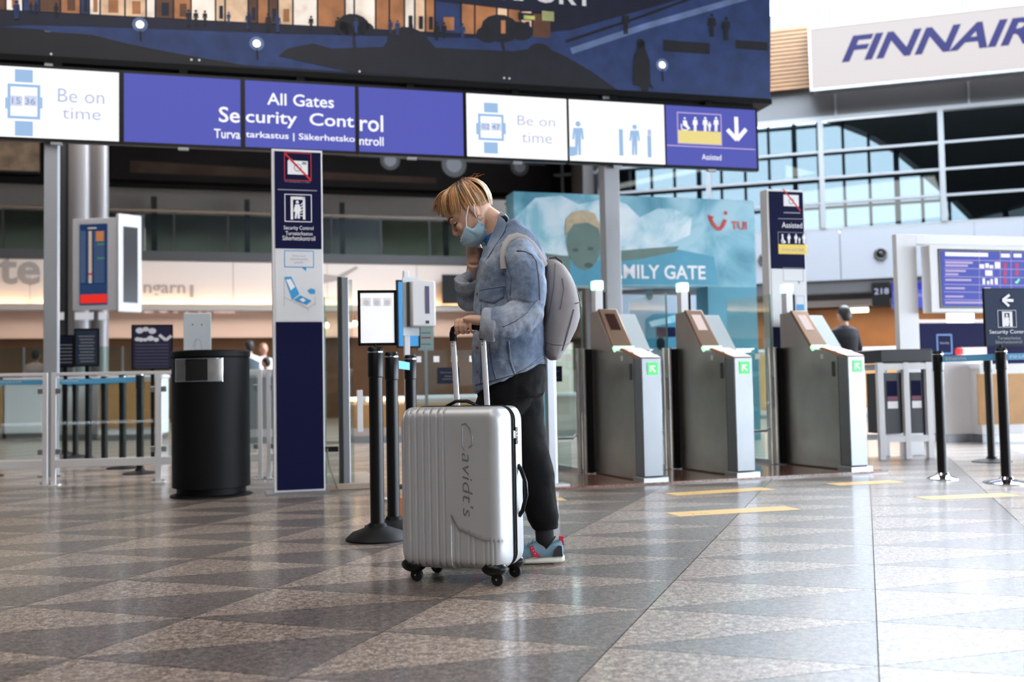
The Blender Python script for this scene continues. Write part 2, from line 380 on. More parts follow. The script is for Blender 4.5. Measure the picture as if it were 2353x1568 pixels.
# ------------------------------------------------------------------ overhead display row and night billboard
PS = Panel((-3.85, 9.847), 15.0)
DISPW = mat('display_white', (252, 253, 255), .4, emit=1.15); DISPB = mat('display_blue', (93, 98, 193), .4, emit=.75)
INKL = mat('pale_blue_ink', (168, 203, 243), .5, emit=.85); INKW = mat('white_ink', (250, 250, 255), .5, emit=1.1)
INKV = mat('pale_violet_ink', (198, 205, 238), .5, emit=.85); INKY = mat('pale_yellow_ink', (250, 232, 150), .5, emit=.9); INKP = mat('lilac_ink', (206, 190, 236), .5, emit=.8)
def screen(x0, y0t, y0b, x1, label, blue):
    (u0, v0), (u1, v1) = PS.uv(x0, y0b), PS.uv(x1, y0t)
    o = PS.w(u0, 3.28, 0); t = thing('display_screen', label, 'screen', o, group='overhead display screens')
    PS.ubox(G(), u0 - .028, 3.27, u1 + .028, 4.02, .07, BLACK, -.004).obj('bezel', t, o, smooth=0)
    PS.ubox(G(), u0, 3.30, u1, 3.992, .004, DISPB if blue else DISPW, .0).obj('panel', t, o, smooth=0)
    g = G(); PS.ubox(g, (u0 + u1) / 2 - .05, 3.245, (u0 + u1) / 2 + .05, 3.27, .05, ALU, -.01); g.obj('cable_clip', t, o, smooth=0)
    g = G(); PS.ubox(g, (u0 + u1) / 2 - .04, 4.02, (u0 + u1) / 2 + .04, 4.09, .04, BLKM, -.06); g.obj('hanger', t, o, smooth=0)
    return t, o
W1 = [screen(2 - 22, 150, 316, 273, 'white screen with watch reading 15 36 and Be on time, far left of the row', 0),
      screen(285, 172, 328, 552, 'plain blue screen carrying Se and Turva at its right edge', 1),
      screen(564, 187, 342, 815, 'blue screen with All Gates above the tall navy pillar', 1),
      screen(826, 207, 352, 1063, 'blue screen ending the words Control and kontroll', 1),
      screen(1074, 222, 365, 1301, 'white screen with watch and Be on time, right of the blue screens', 0),
      screen(1310, 234, 374, 1525, 'white screen with pale blue figure pulling a suitcase', 0),
      screen(1533, 246, 382, 1735, 'blue Assisted screen with white down arrow at the row end', 1)]
def watch(idx, cx, cy, w, digits, tx, k):
    t, o = W1[idx]; g = G()
    PS.rect(g, cx - w * .55, cy - w * 2.05 / 1.05 * .98, cx + w * .55, cy - w * 1.2, INKL, .003); PS.rect(g, cx - w * .55, cy + w * 1.2, cx + w * .55, cy + w * 2.05, INKL, .003)
    PS.frame(g, cx - w, cy - w * 1.0, cx + w, cy + w * 1.0, .028, INKL, .004)
    for s in (-1, 1): PS.rect(g, cx + s * w - (5 if s < 0 else 0), cy - 10, cx + s * w + (0 if s < 0 else 5), cy + 16, INKL, .004)
    IKP = mat('faint_violet_ink', (226, 232, 250), .5, emit=.9); PS.rect(g, cx - w * .8, cy - w * .35, cx - w * .08, cy + w * .25, IKP, .004); PS.rect(g, cx + w * .02, cy - w * .35, cx + w * .78, cy + w * .25, IKP, .004)
    g.obj('watch_print', t, o, smooth=0)
    g = G(); PS.text(g, digits, cx - w * .72, cy - w * .28, cx + w * .7, cy + w * .2, mat('digit_blue_ink', (140, 168, 232), .5, emit=.9), .006, .01); g.obj('digits', t, o, smooth=0)
    g = G(); PS.text(g, 'Be on', *tx[0], INKV, .003); PS.text(g, 'time', *tx[1], INKV, .003); g.obj('lettering', t, o, smooth=0)
watch(0, 55, 234, 38, '15 36', ((133, 203, 240, 240), (143, 247, 232, 277)), 1)
watch(4, 1128, 293, 29, '02 47', ((1189, 265, 1275, 292), (1199, 304, 1268, 331)), 1)
def put(idx, m, *items):
    t, o = W1[idx]
    for s, b, bold in items: g = G(); PS.text(g, s, *b, m, .003, bold); g.obj('lettering', t, o, smooth=0)
put(1, INKW, ('Se', (503, 245, 551, 283), .011), ('Turva', (492, 296, 552, 320), .011))
put(2, INKW, ('All Gates', (614, 213, 767, 249), .011), ('curity  Cont', (565, 252, 813, 302), .011), ('tarkastus | Säkerhetsko', (565, 301, 815, 331), .011))
put(3, INKW, ('rol', (827, 263, 880, 304), .011), ('ntroll', (826, 313, 881, 336), .011))
put(6, INKW, ('Assisted', (1613, 354, 1657, 369), .006))
t, o = W1[5]; g = G()
def figure(g, P, x, y, h, m, off, case=False, legs=True):     # pictogram person: (x, y) = head centre, h = px height
    s = h / 80; P.disc(g, x, y, .085 * h * P.sc / FPX, m, off)
    P.poly(g, [(x - 11 * s, y + 9 * s), (x + 11 * s, y + 9 * s), (x + 14 * s, y + 36 * s), (x + 9 * s, y + 36 * s), (x + 7 * s, y + 20 * s), (x + 7 * s, y + 72 * s), (x + 1 * s, y + 72 * s), (x, y + 42 * s), (x - 1 * s, y + 72 * s), (x - 7 * s, y + 72 * s), (x - 7 * s, y + 20 * s), (x - 9 * s, y + 36 * s), (x - 14 * s, y + 36 * s)], m, off)
    if case: P.poly(g, [(x - 20 * s, y + 52 * s), (x - 7 * s, y + 52 * s), (x - 7 * s, y + 74 * s), (x - 20 * s, y + 74 * s)], m, off)
PS.sc = 11.; figure(g, PS, 1328, 285, 80, INKL, .003, True); g.obj('figure_print', t, o, smooth=0); g = G(); figure(g, PS, 1458, 292, 72, INKL, .003); g.obj('figure_print', t, o, smooth=0); g = G()
PS.rect(g, 1423, 297, 1431, 358, INKL, .003); PS.rect(g, 1488, 312, 1496, 362, INKL, .003); PS.rect(g, 1488, 298, 1496, 311, INKV, .003); g.obj('scanner_print', t, o, smooth=0)
t, o = W1[6]; g = G()
PS.frame(g, 1557, 263, 1657, 330, .012, INKP, .003); PS.rect(g, 1559, 304, 1656, 328, INKY, .004); PS.line(g, [(1533, 334), (1735, 344)], .012, INKP, .003)
PS.sc = 11.5
for x in (1597, 1620, 1645): figure(g, PS, x, 272, 34, INKW, .004)
figure(g, PS, 1630, 282, 22, INKW, .004); PS.disc(g, 1573, 272, .012, INKW, .004); PS.poly(g, [(1569, 277), (1577, 277), (1580, 288), (1586, 296), (1582, 298), (1574, 291), (1569, 288)], INKW, .004)
PS.line(g, [(1565, 285), (1566, 297), (1577, 300), (1582, 294)], .012, INKW, .004)
PS.line(g, [(1691, 269), (1693, 322)], .05, INKW, .004); PS.line(g, [(1671, 298), (1693, 322), (1714, 297)], .05, INKW, .0045); g.obj('pictogram_print', t, o, smooth=0)

PBB = Panel((-4.956, 9.648), 14.5)
def pr(name, rgb, e=.15): return mat('print_' + name, rgb, .55, emit=e, var=.28, vs=5)
NIGHT = pr('night', (16, 21, 44)); NIGHT2 = pr('dusk_blue', (38, 57, 102)); HILL = pr('hill', (17, 18, 26)); HILL2 = pr('bush', (22, 24, 34)); WARM = pr('warm', (206, 174, 142), .5)
CREAM = pr('cream', (222, 210, 196), .55); ORNG = pr('orange', (158, 104, 66), .4); BROWN = pr('brown', (84, 56, 40), .4); GLOW = pr('glow', (255, 246, 220), 1.3); GLOW2 = pr('halo', (90, 108, 146), .3)
(ub0, vb0), (ub1, _) = PBB.uv(-60, 128), PBB.uv(1770, 232)
ob = PBB.w(ub0, 4.12); t = thing('night_billboard', 'huge dark billboard of an airport shopping street at night above the screens', 'billboard', ob)
PBB.ubox(G(), ub0 - .8, 4.14, ub1, 8.2, .3, NIGHT, 0).obj('panel', t, ob, smooth=0)
PBB.ubox(G(), ub0 - .8, 4.08, ub1 + .01, 4.14, .42, BLKM, .02).obj('bottom_rail', t, ob, smooth=0)
g = G(); q = .003
PBB.poly(g, [(0, 62), (70, 58), (330, 66), (640, 78), (1100, 88), (1310, 70), (1770, -60), (1770, 232), (1400, 205), (800, 165), (560, 150), (300, 108), (90, 68)], NIGHT2, q)
PBB.poly(g, [(-60, 66), (90, 72), (210, 80), (290, 100), (400, 122), (560, 150), (640, 170), (-60, 126)], HILL, 2 * q)
PBB.poly(g, [(640, 130), (660, 112), (720, 100), (760, 112), (880, 108), (905, 75), (940, 62), (975, 80), (1000, 110), (1180, 118), (1250, 108), (1300, 130), (1360, 165), (1420, 208), (1100, 188), (800, 165)], HILL2, 2 * q)
for cx, cy, r in ((812, 58, .17), (790, 66, .1), (838, 66, .1), (1150, 66, .22), (1120, 80, .13), (1195, 72, .15), (935, 95, .22), (1240, 120, .14)): PBB.disc(g, cx, cy, r, HILL2, 2.5 * q, r * .72)
PBB.line(g, [(812, 70), (815, 112)], .03, HILL2, 2.5 * q); PBB.line(g, [(1150, 80), (1158, 120)], .035, HILL2, 2.5 * q)
x = -60.
while x < 1240:
    w = random.uniform(18, 66); lo = 22 + x * .052; hi = -60 if x < 900 else -20 + max(0, (x - 950)) * .19
    m = random.choice([CREAM, WARM, WARM, ORNG, BROWN, CREAM, NIGHT2])
    PBB.poly(g, [(x, lo), (x + w - 4, lo + (w - 4) * .052), (x + w - 4, hi), (x, hi)], m, 2 * q)
    if random.random() < .6: PBB.poly(g, [(x + w * .3, lo - 4), (x + w * .7, lo - 4), (x + w * .7, lo - 34), (x + w * .3, lo - 34)], random.choice([BROWN, NIGHT, ORNG]), 3 * q)
    x += w
PBB.sc = 10.
for i in range(22):
    x = random.uniform(10, 1180); figure(g, PBB, x, 4 + x * .05, random.uniform(26, 44), random.choice([NIGHT, HILL, NIGHT2]), 4 * q)
PBB.poly(g, [(1168, 22), (1300, 36), (1300, -50), (1000, -50), (1000, 2)], NIGHT, 4.5 * q)
PBB.rect(g, 1190, 32, 1222, 46, NIGHT, 4.8 * q); PBB.rect(g, 1245, 28, 1272, 48, pr('pale_green', (170, 176, 120)), 4.8 * q); PBB.rect(g, 1203, 38, 1228, 45, pr('lime', (190, 196, 110)), 5 * q)
PBB.line(g, [(1312, 118), (1480, 62), (1770, -22)], .07, GLOW2, 3 * q); PBB.line(g, [(1300, 96), (1470, 40), (1770, -70)], .03, HILL, 3 * q)
for cx, cy in ((322, 57), (590, 101), (1521, 150)):
    PBB.disc(g, cx, cy, .075, GLOW2, 3 * q); PBB.disc(g, cx, cy, .04, GLOW, 3.5 * q); PBB.line(g, [(cx, cy + 6), (cx + 2, cy + 38)], .02, HILL, 3 * q)
PBB.rect(g, 1524, 100, 1630, 118, HILL, 3 * q); PBB.rect(g, 1690, 98, 1762, 112, HILL, 3 * q)
PBB.poly(g, [(1467, 96), (1478, 96), (1484, 118), (1492, 140), (1494, 190), (1502, 205), (1490, 202), (1488, 214), (1474, 214), (1470, 200), (1454, 196), (1456, 130), (1464, 115)], HILL, 4 * q); PBB.disc(g, 1472, 100, .05, HILL, 4 * q)
for cx, cy in ((1437, 30), (1635, 36), (1668, 44)): figure(g, PBB, cx, cy, 55, HILL, 4 * q)
for cx, cy in ((118, 125), (440, 138), (458, 139), (826, 165), (1158, 180), (1170, 181)): PBB.disc(g, cx, cy, .012, WPRINT, 4 * q)
g.obj('night_print', t, ob, smooth=0)
g = G(); PBB.text(g, 'AIRPORT', 1080, -52, 1360, 17, WPRINT, 6 * q, .02); g.obj('lettering', t, ob, smooth=0)
# truss between billboard and screens
PS.ubox(G(), -1.4, 4.03, 7.05, 4.09, .06, BLKM, -.12).obj('truss', t, ob, smooth=0)
# the two posts
for (x0, x1, lab) in ((96, 129, 'square pale grey post carrying the left end of the screens'), (1397, 1432, 'square pale grey post in front of the swimming child poster')):
    (u0, _), (u1, _) = PS.uv(x0, 500), PS.uv(x1, 500); o = PS.w((u0 + u1) / 2, 0, -.15)
    p = thing('support_post', lab, 'post', o, group='posts under the screens')
    PS.ubox(G(), u0, 0, u1, 4.4, u1 - u0, ALU, -.09).obj('shaft', p, o, smooth=0, bevel=.006)
    PS.ubox(G(), u0 - .04, 0, u1 + .04, .015, u1 - u0 + .08, STEELL, -.05).obj('base_plate', p, o, smooth=0)

# ------------------------------------------------------------------ airline sign, wood slats, nozzles on the glazed wall
(u0, v0), (u1, v1) = PR.uv(1863, 207), PR.uv(2353, 0)
o = PR.w(u0, 7.25, .55); t = thing('airline_sign', 'long white lit sign with dark slanted FINNAIR lettering', 'sign', o)
PF = Panel(PR.w(0, 0, .55), -16.); (u0, v0), (_, v1) = PF.uv(1866, 205), PF.uv(1864, 66); LITW = mat('display_sign_white', (238, 231, 231), .5, emit=.9)
PF.ubox(G(), u0, v0, u0 + 7.2, v1, .3, LITW, 0).obj('light_box', t, o, smooth=0)
g = G()
for r in ((u0 - .03, v0 - .05, u0 + 7.2, v0), (u0 - .03, v1, u0 + 7.2, v1 + .05), (u0 - .04, v0 - .05, u0, v1 + .05)): PF.ubox(g, *r, .34, STEELL, .02)
g.obj('frame', t, o, smooth=0)
g = G(); (ua, va), (ubb, vb) = PF.uv(1934, 146), PF.uv(2372, 60); vs, fs = text_geo('FINNAIR', .03, .35)
hgt = .56; INKD = mat('sign_letter_navy', (20, 19, 52), .6, spec=.1)
g.add([PF.w(ua + a * 3.75, va + .02 + b * hgt, .006) for a, b in vs], fs, INKD); g.obj('lettering', t, o, smooth=0)
(u0, v0), (u1, v1) = PR.uv(1735, 218), PR.uv(1868, 62)
t = thing('wood_slat_panel', 'brown slatted wood panel left of the white airline sign', 'panel', PR.w(u0, v0, .2), kind=None); o = PR.w(u0, v0, .2)
PR.ubox(G(), u0, v0, u1, v1, .05, mat('slat_backing', (70, 48, 28), .6), .12).obj('backing', t, o, smooth=0)
WS = mat('slat_wood', (112, 80, 46), .5, var=.12, vs=4)
nz = 16
for k in range(nz):
    z = v0 + (v1 - v0) * k / nz; PR.ubox(G(), u0, z, u1, z + (v1 - v0) / nz * .72, .05, WS, .18).obj('slat', t, o, smooth=0)
for x, y, lab in ((1757, 598, 'black round air nozzle beside the blue poster'), (2023, 585, 'black round air nozzle left of the white portal frame'), (2310, 562, 'black round air nozzle above the luggage screen')):
    c = PR.pt(x, y) + PR.n * .06; t = thing('air_nozzle', lab, 'air nozzle', c, group='air nozzles in the spandrel')
    g = G(); rings = []
    for r, d in ((.14, 0), (.14, .03), (.115, .05), (.09, .03), (.07, -.02)): rings.append([c + PR.ex * (r * cos(2 * pi * j / 20)) + V((0, 0, r * sin(2 * pi * j / 20))) + PR.n * d for j in range(20)])
    g.loft(rings, DGREY); g.obj('ring', t, c)
    g = G(); g.ell(c + PR.n * .0, (.075, .075, .075), BLACK, 12); g.obj('ball', t, c)

# ------------------------------------------------------------------ family gate arch with poster
PT = Panel((.057, 12.758), 16.5); (ut0, _), (ut1, vt1) = PT.uv(1180, 440), PT.uv(1732, 463)
o = PT.w(ut0, 0); t = thing('family_gate_arch', 'tall turquoise poster arch reading FAMILY GATE with a swimming child', 'arch', o)
TURQ = mat('print_turquoise', (120, 180, 198), .5)
def clouds(m, c0, c1, c2, sc):
    nt = m.node_tree; tc = nt.nodes.new('ShaderNodeTexCoord'); n = nt.nodes.new('ShaderNodeTexNoise'); n.inputs['Scale'].default_value = sc; n.inputs['Detail'].default_value = 9; n.inputs['Distortion'].default_value = .6
    r = nt.nodes.new('ShaderNodeValToRGB'); e = r.color_ramp.elements; e[0].position = .36; e[0].color = (*lin(c0), 1); e[1].position = .62; e[1].color = (*lin(c2), 1); k = e.new(.48); k.color = (*lin(c1), 1)
    nt.links.new(tc.outputs['Object'], n.inputs['Vector']); nt.links.new(n.outputs['Fac'], r.inputs[0]); nt.links.new(r.outputs[0], nt.nodes['Principled BSDF'].inputs['Base Color']); return m
clouds(TURQ, (72, 138, 158), (110, 170, 188), (160, 200, 212), 1.5); TEAL = mat('print_teal', (62, 138, 160), .5, var=.1, vs=2)
(ua, va), (ub, vb) = PT.uv(1262, 655), PT.uv(1626, 655)
PT.ubox(G(), ut0, va, ut1, 3.3, .35, TURQ).obj('lintel_board', t, o, smooth=0); PT.ubox(G(), ub, 0, ut1, va, .35, TEAL).obj('side_board', t, o, smooth=0); PT.ubox(G(), ut0, 0, ua, va, .35, TURQ).obj('side_board', t, o, smooth=0)
g = G(); SKYW = clouds(mat('print_cloud', (206, 222, 228), .5), (132, 188, 202), (190, 216, 224), (222, 232, 236), 2.2); SKIN2 = mat('print_child_skin', (92, 116, 108), .5, var=.12, vs=4); HAIRP = mat('print_child_hair', (186, 168, 136), .5, var=.2, vs=9); SEA = mat('print_sea', (72, 150, 176), .5, var=.12, vs=2)
PT.poly(g, [(1184, 500), (1230, 455), (1290, 450), (1330, 470), (1400, 455), (1440, 470), (1470, 500), (1510, 480), (1545, 480), (1590, 500), (1585, 540), (1540, 560), (1500, 585), (1400, 575), (1280, 590), (1184, 570)], SKYW, .003)
PT.poly(g, [(1184, 580), (1290, 588), (1380, 600), (1440, 592), (1540, 570), (1640, 590), (1650, 655), (1184, 655)], SEA, .005)
PT.poly(g, [(1250, 582), (1310, 590), (1310, 640), (1255, 640)], SKIN2, .006); PT.poly(g, [(1380, 580), (1500, 570), (1560, 566), (1550, 580), (1470, 596), (1385, 606)], SKIN2, .006)
PT.disc(g, 1341, 555, .24, SKIN2, .008, .38, 24); PT.poly(g, [(1298, 540), (1300, 505), (1315, 488), (1340, 483), (1365, 490), (1378, 515), (1382, 545), (1374, 525), (1350, 512), (1318, 515), (1304, 535)], HAIRP, .010)
EYEP = mat('print_child_shade', (58, 76, 74), .5)
for x, y, r in ((1322, 575, .035), (1356, 572, .035), (1352, 610, .05)): PT.disc(g, x, y, r * 1.3, EYEP, .010, r * .7)
REDL = mat('print_logo_red', (196, 48, 40), .5)
PT.line(g, [(1630, 498), (1636, 512), (1645, 524), (1652, 527), (1658, 524), (1664, 512), (1666, 505)], .05, REDL, .010); PT.poly(g, [(1624, 494), (1640, 498), (1634, 508)], REDL, .010); PT.disc(g, 1667, 490, .028, REDL, .010)
g.obj('poster_print', t, o, smooth=0)
g = G(); PT.text(g, 'FAMILY GATE', 1387, 607, 1620, 643, WPRINT, .009, .018); g.obj('lettering', t, o, smooth=0)
g = G(); PT.text(g, 'TUI', 1680, 509, 1715, 529, REDL, .009, .02); g.obj('logo_lettering', t, o, smooth=0)
# what stands inside the arch: white advert wall with a small round motif
PI = Panel(PT.w(0, 0, -1.2), 16.5); (u0, v0), (u1, v1) = PI.uv(1425, 800), PI.uv(1630, 660); o = PI.w(u0, 0)
t = thing('advert_wall', 'grey-white advert board standing inside the family gate', 'board', o)
PI.ubox(G(), u0, 0, u1, 2.1, .06, mat('print_pale_grey', (176, 178, 190), .5)).obj('board', t, o, smooth=0)
g = G(); PI.poly(g, [(1482, 735), (1500, 722), (1560, 720), (1625, 712), (1625, 800), (1482, 800)], TEAL, .004); PI.poly(g, [(1490, 740), (1560, 722), (1564, 738), (1496, 752)], SKYW, .006); PI.disc(g, 1492, 675, .06, EYEP, .004, .1); PI.rect(g, 1508, 752, 1552, 775, NAVY, .006)
PI.disc(g, 1518, 790, .07, BLACK, .006, .1); g.obj('board_print', t, o, smooth=0)
# ------------------------------------------------------------------ totems
def totem(base, ang, wid, label, x_side, kind):
    P = Panel((base.x, base.y), ang); o = P.w(wid / 2, 0); t = thing('sign_pillar', label, 'sign pillar', o, group='tall sign pillars')
    H = 2.655
    P.ubox(G(), 0, .012, wid, H, .13, WHITE, 0).obj('body', t, o, smooth=0, bevel=.004)
    P.ubox(G(), -.06, 0, wid + .03, .012, .3, STEELL, .08).obj('base_plate', t, o, smooth=0)
    a, b = .022, wid - .012
    P.ubox(G(), a, 1.88, b, H - .02, .006, NAVY, .006).obj('upper_panel', t, o, smooth=0)
    P.ubox(G(), a, 1.32, b, 1.872, .006, mat('pale_panel', (222, 222, 224), .45), .006).obj('middle_panel', t, o, smooth=0)
    P.ubox(G(), a, .03, b, 1.312, .006, NAVY, .006).obj('lower_panel', t, o, smooth=0)
    return P, t, o
b1 = gnd(630, 1137)
P1, t, o = totem(b1, 15.5, .385, 'tall navy sign pillar with no-camera sign reading Security Control', 0, 0)
g = G(); f = .008
P1.frame(g, 653, 353, 715, 415, .006, REDP, f); P1.rect(g, 661, 371, 707, 401, WPRINT, f); P1.rect(g, 663, 367, 672, 372, WPRINT, f)
P1.disc(g, 684, 386, .030, GREYP, f + .001); P1.disc(g, 684, 386, .024, WPRINT, f + .0015); P1.rect(g, 694, 373, 704, 379, GREYP, f + .001); P1.line(g, [(655, 354), (713, 414)], .014, REDP, f + .003)
P1.line(g, [(638, 436), (728, 439)], .008, GREYP, f)
P1.frame(g, 654, 448, 716, 510, .006, WPRINT, f)
for r in ((668, 453, 673, 505), (696, 453, 701, 505), (668, 453, 701, 459)): P1.rect(g, *r, WPRINT, f)
P1.sc = 1.0
P1.disc(g, 683, 465, .012, WPRINT, f); P1.poly(g, [(678, 470), (688, 470), (693, 486), (689, 487), (689, 503), (684, 503), (684, 489), (681, 503), (677, 503), (678, 487), (674, 487)], WPRINT, f)
for k in range(5): P1.line(g, [(691 - k * .3, 472 + k * 6), (697, 465 + k * 8)], .007, WPRINT, f)
P1.frame(g, 653, 577, 721, 615, .006, BLUEP, f); P1.poly(g, [(692, 614), (704, 614), (703, 624)], BLUEP, f); P1.rect(g, 655, 580, 719, 612, MATS['pale_panel'], f + .001)
P1.poly(g, [(653, 637), (669, 636), (688, 676), (671, 690)], BLUEP, f); P1.poly(g, [(657, 643), (668, 642), (678, 660), (668, 668)], WPRINT, f + .002)
P1.poly(g, [(675, 690), (690, 679), (716, 692), (704, 701)], BLUEP, f); P1.poly(g, [(688, 689), (696, 685), (703, 691), (696, 695)], WPRINT, f + .002); P1.poly(g, [(706, 668), (714, 663), (724, 666), (724, 676), (712, 676)], BLUEP, f)
for a in ([(653, 640), (653, 704)], [(670, 690), (672, 686)], [(672, 687), (708, 709), (724, 697)], [(653, 684), (706, 710)], [(708, 710), (708, 716)], [(724, 682), (724, 703)]): P1.line(g, a, .003, GREYP, f)
g.obj('pictogram_print', t, o, smooth=0)
g = G()
for s, bx in (('Security Control', (652, 519, 720, 532)), ('Turvatarkastus', (656, 532, 718, 542)), ('Säkerhetskontroll', (649, 542, 724, 554))): P1.text(g, s, *bx, WPRINT, f, .0)
P1.text(g, 'No photography or video', 655, 416, 712, 422, GREYP, f)
for s, bx in (('Show your', (672, 586, 703, 592)), ('boarding pass,', (667, 593, 708, 600)), ('please', (677, 601, 697, 607))): P1.text(g, s, *bx, GREYP, f + .003)
g.obj('lettering', t, o, smooth=0)
b2 = atY(1781, 1067, gnd(1800, 1066).y)
P2, t, o = totem(b2, 15.5, .405, 'tall navy sign pillar reading Assisted, standing behind the gates', 0, 0)
g = G()
P2.rect(g, 1800, 449, 1834, 474, WPRINT, f); P2.disc(g, 1817, 463, .03, GREYP, f + .001); P2.disc(g, 1817, 463, .022, WPRINT, f + .0015); P2.line(g, [(1797, 434), (1838, 485)], .014, REDP, f + .003); P2.line(g, [(1787, 503), (1850, 504)], .006, GREYP, f); P2.line(g, [(1800, 489), (1838, 490)], .01, GREYP, f)
P2.frame(g, 1788, 535, 1852, 583, .004, GREYP, f); P2.rect(g, 1788, 563, 1853, 584, YELP, f + .001); P2.sc = 9.4
for x in (1812, 1828, 1846): figure(g, P2, x, 540, 22, WPRINT, f)
figure(g, P2, 1836, 547, 15, WPRINT, f); P2.disc(g, 1797, 541, .01, WPRINT, f); P2.line(g, [(1797, 544), (1798, 552), (1804, 558)], .018, WPRINT, f); P2.line(g, [(1794, 551), (1796, 558), (1802, 559)], .008, WPRINT, f)
P2.frame(g, 1799, 616, 1845, 647, .005, GREYP, f); P2.poly(g, [(1830, 646), (1838, 646), (1836, 655)], GREYP, f); P2.frame(g, 1800, 667, 1823, 727, .006, BLUEP, f); P2.rect(g, 1829, 700, 1846, 714, BLUEP, f); P2.frame(g, 1829, 680, 1847, 714, .004, BLUEP, f)
g.obj('pictogram_print', t, o, smooth=0)
g = G(); P2.text(g, 'Assisted', 1796, 511, 1842, 525, WPRINT, f, .0); P2.text(g, 'Crew and Staff', 1796, 570, 1846, 578, GREYP, f + .003); g.obj('lettering', t, o, smooth=0)

# ------------------------------------------------------------------ bin
c = gnd(459, 1148) ; c = V((c.x - .0, c.y + .29, 0)); rb = .288
t = thing('litter_bin', 'round black litter bin with steel-framed opening', 'bin', c)
G().lathe([(.305, 0), (.3, .012), (.255, .02), (.255, .065)], (0, 0, 0), BLKM, 48).obj('base', t)
G().lathe([(rb - .02, .065), (rb, .07), (rb, 1.045), (rb - .01, 1.05)], (0, 0, 0), BLKM, 64).obj('body', t)
G().lathe([(rb - .004, 1.05), (rb + .006, 1.052), (rb + .006, 1.092), (rb - .004, 1.1), (.05, 1.1)], (0, 0, 0), BLKM, 64).obj('lid', t)
def arc(g, r, a0, a1, z0, z1, th, m, n=10, az=-95):
    vs = []
    for rr in (r, r + th):
        for z in (z0, z1):
            for k in range(n + 1):
                a = radians(az + a0 + (a1 - a0) * k / n); vs.append((rr * cos(a), rr * sin(a), z))
    N = n + 1; fs = []
    for k in range(n):
        i, j = k, k + 1
        fs += [(2 * N + i, 2 * N + j, 3 * N + j, 3 * N + i), (i, N + i, N + j, j), (N + i, 3 * N + i, 3 * N + j, N + j), (i, j, 2 * N + j, 2 * N + i)]
    fs += [(0, 2 * N, 3 * N, N), (n, N + n, 3 * N + n, 2 * N + n)]
    g.add(vs, fs, m)
FR = mat('bin_steel', (176, 172, 166), .28, .9, var=.15, vs=14)
g = G(); arc(g, rb, -37, -17, .872, 1.03, .003, FR); g.obj('steel_plate', t); g = G(); arc(g, rb, 17, 37, .872, 1.03, .003, FR); g.obj('steel_plate', t)
g = G(); arc(g, rb + .001, -38, 38, .864, .872, .006, CHROME); arc(g, rb + .001, -38, 38, 1.03, 1.038, .006, CHROME); arc(g, rb + .001, -38.5, -37, .864, 1.038, .006, CHROME); arc(g, rb + .001, 37, 38.5, .864, 1.038, .006, CHROME); g.obj('opening_frame', t)
g = G(); arc(g, rb + .0005, -17, 17, .872, 1.03, .002, mat('bin_hole', (2, 2, 2), .9)); g.obj('opening', t)
# white panel on a thin post behind the bin
PW_ = Panel(gnd(453, 1128).to_2d(), 15.5); (u0, v0), (u1, v1) = PW_.uv(422, 806), PW_.uv(485, 720); o = PW_.w((u0 + u1) / 2, 0)
t = thing('sanitiser_stand', 'small white metal box standing behind the black litter bin', 'dispenser', o)
PW_.ubox(G(), u0, v0 - .03, u1, v1, .07, mat('pale_grey_metal', (206, 214, 220), .4), .035).obj('housing', t, o, bevel=.006)
PW_.ubox(G(), (u0 + u1) / 2 - .02, .01, (u0 + u1) / 2 + .02, v0 - .03, .03, ALU, .01).obj('post', t, o, smooth=0); PW_.ubox(G(), (u0 + u1) / 2 - .12, 0, (u0 + u1) / 2 + .12, .01, .2, ALU, .1).obj('base_plate', t, o, smooth=0)
g = G()
for x in (443, 464): PW_.disc(g, x, 747, .006, DGREY, .037)
for a in ([(450, 786), (453, 779), (458, 781), (462, 787)], [(444, 800), (447, 784), (453, 781)], [(448, 806), (450, 786)], [(462, 787), (464, 806)]): PW_.line(g, a, .003, GREYP, .037)
g.obj('print', t, o, smooth=0)

# ------------------------------------------------------------------ glass fence panels
FW, FH = .93, .985
def fence_panel(label, w=FW):
    t = thing('glass_fence_panel', label, 'fence', group='white framed glass fence panels')
    for x in (.012, w - .048): G().box(x, x + .036, -.018, .018, 0, FH, WHITE).obj('post', t, smooth=0, bevel=.003)
    G().box(.048, w - .048, -.014, .014, FH - .028, FH, WHITE).obj('top_rail', t, smooth=0, bevel=.003)
    G().box(.048, w - .048, -.016, .016, .155, .225, WHITE).obj('bottom_rail', t, smooth=0, bevel=.003)
    G().box(.06, w - .06, -.004, .004, .24, FH - .05, GLASSM).obj('pane', t, smooth=0)
    for x in (.05, w - .09):
        for z in (.27, .80): G().box(x, x + .04, -.014, .014, z, z + .05, STEELL).obj('clip', t, smooth=0, bevel=.004)
    for x in (.03, w - .03):
        g = G(); g.box(x - .05, x + .05, -.05, .05, 0, .008, WHITE)
        for sx in (-.033, .033): g.lathe([(.011, .008), (.011, .025), (.005, .03)], (x + sx, 0, 0), CHROME, 8)
        g.obj('foot', t, smooth=0)
    return t
fp = fence_panel('glass fence panel at the left edge, left of the pale grey post')
A0 = gnd(112, 1117); A1 = gnd(362, 1109); A2 = gnd(608, 1101)
d = (A1 - A0).normalized(); fp.location = A0 - d * FW; fp.rotation_euler.z = math.atan2(d.y, d.x)
dup(fp, A0 + d * .01, math.atan2(d.y, d.x), 'glass fence panel directly left of the black litter bin')
d2 = (A2 - A1).normalized(); dup(fp, A2 - d2 * (FW + .005), math.atan2(d2.y, d2.x), 'glass fence panel between the litter bin and the navy pillar')
fq = fence_panel('glass fence panel end showing behind the tall navy pillar', .5); fq.location = A2 + d2 * .01; fq.rotation_euler.z = math.atan2(d2.y, d2.x)

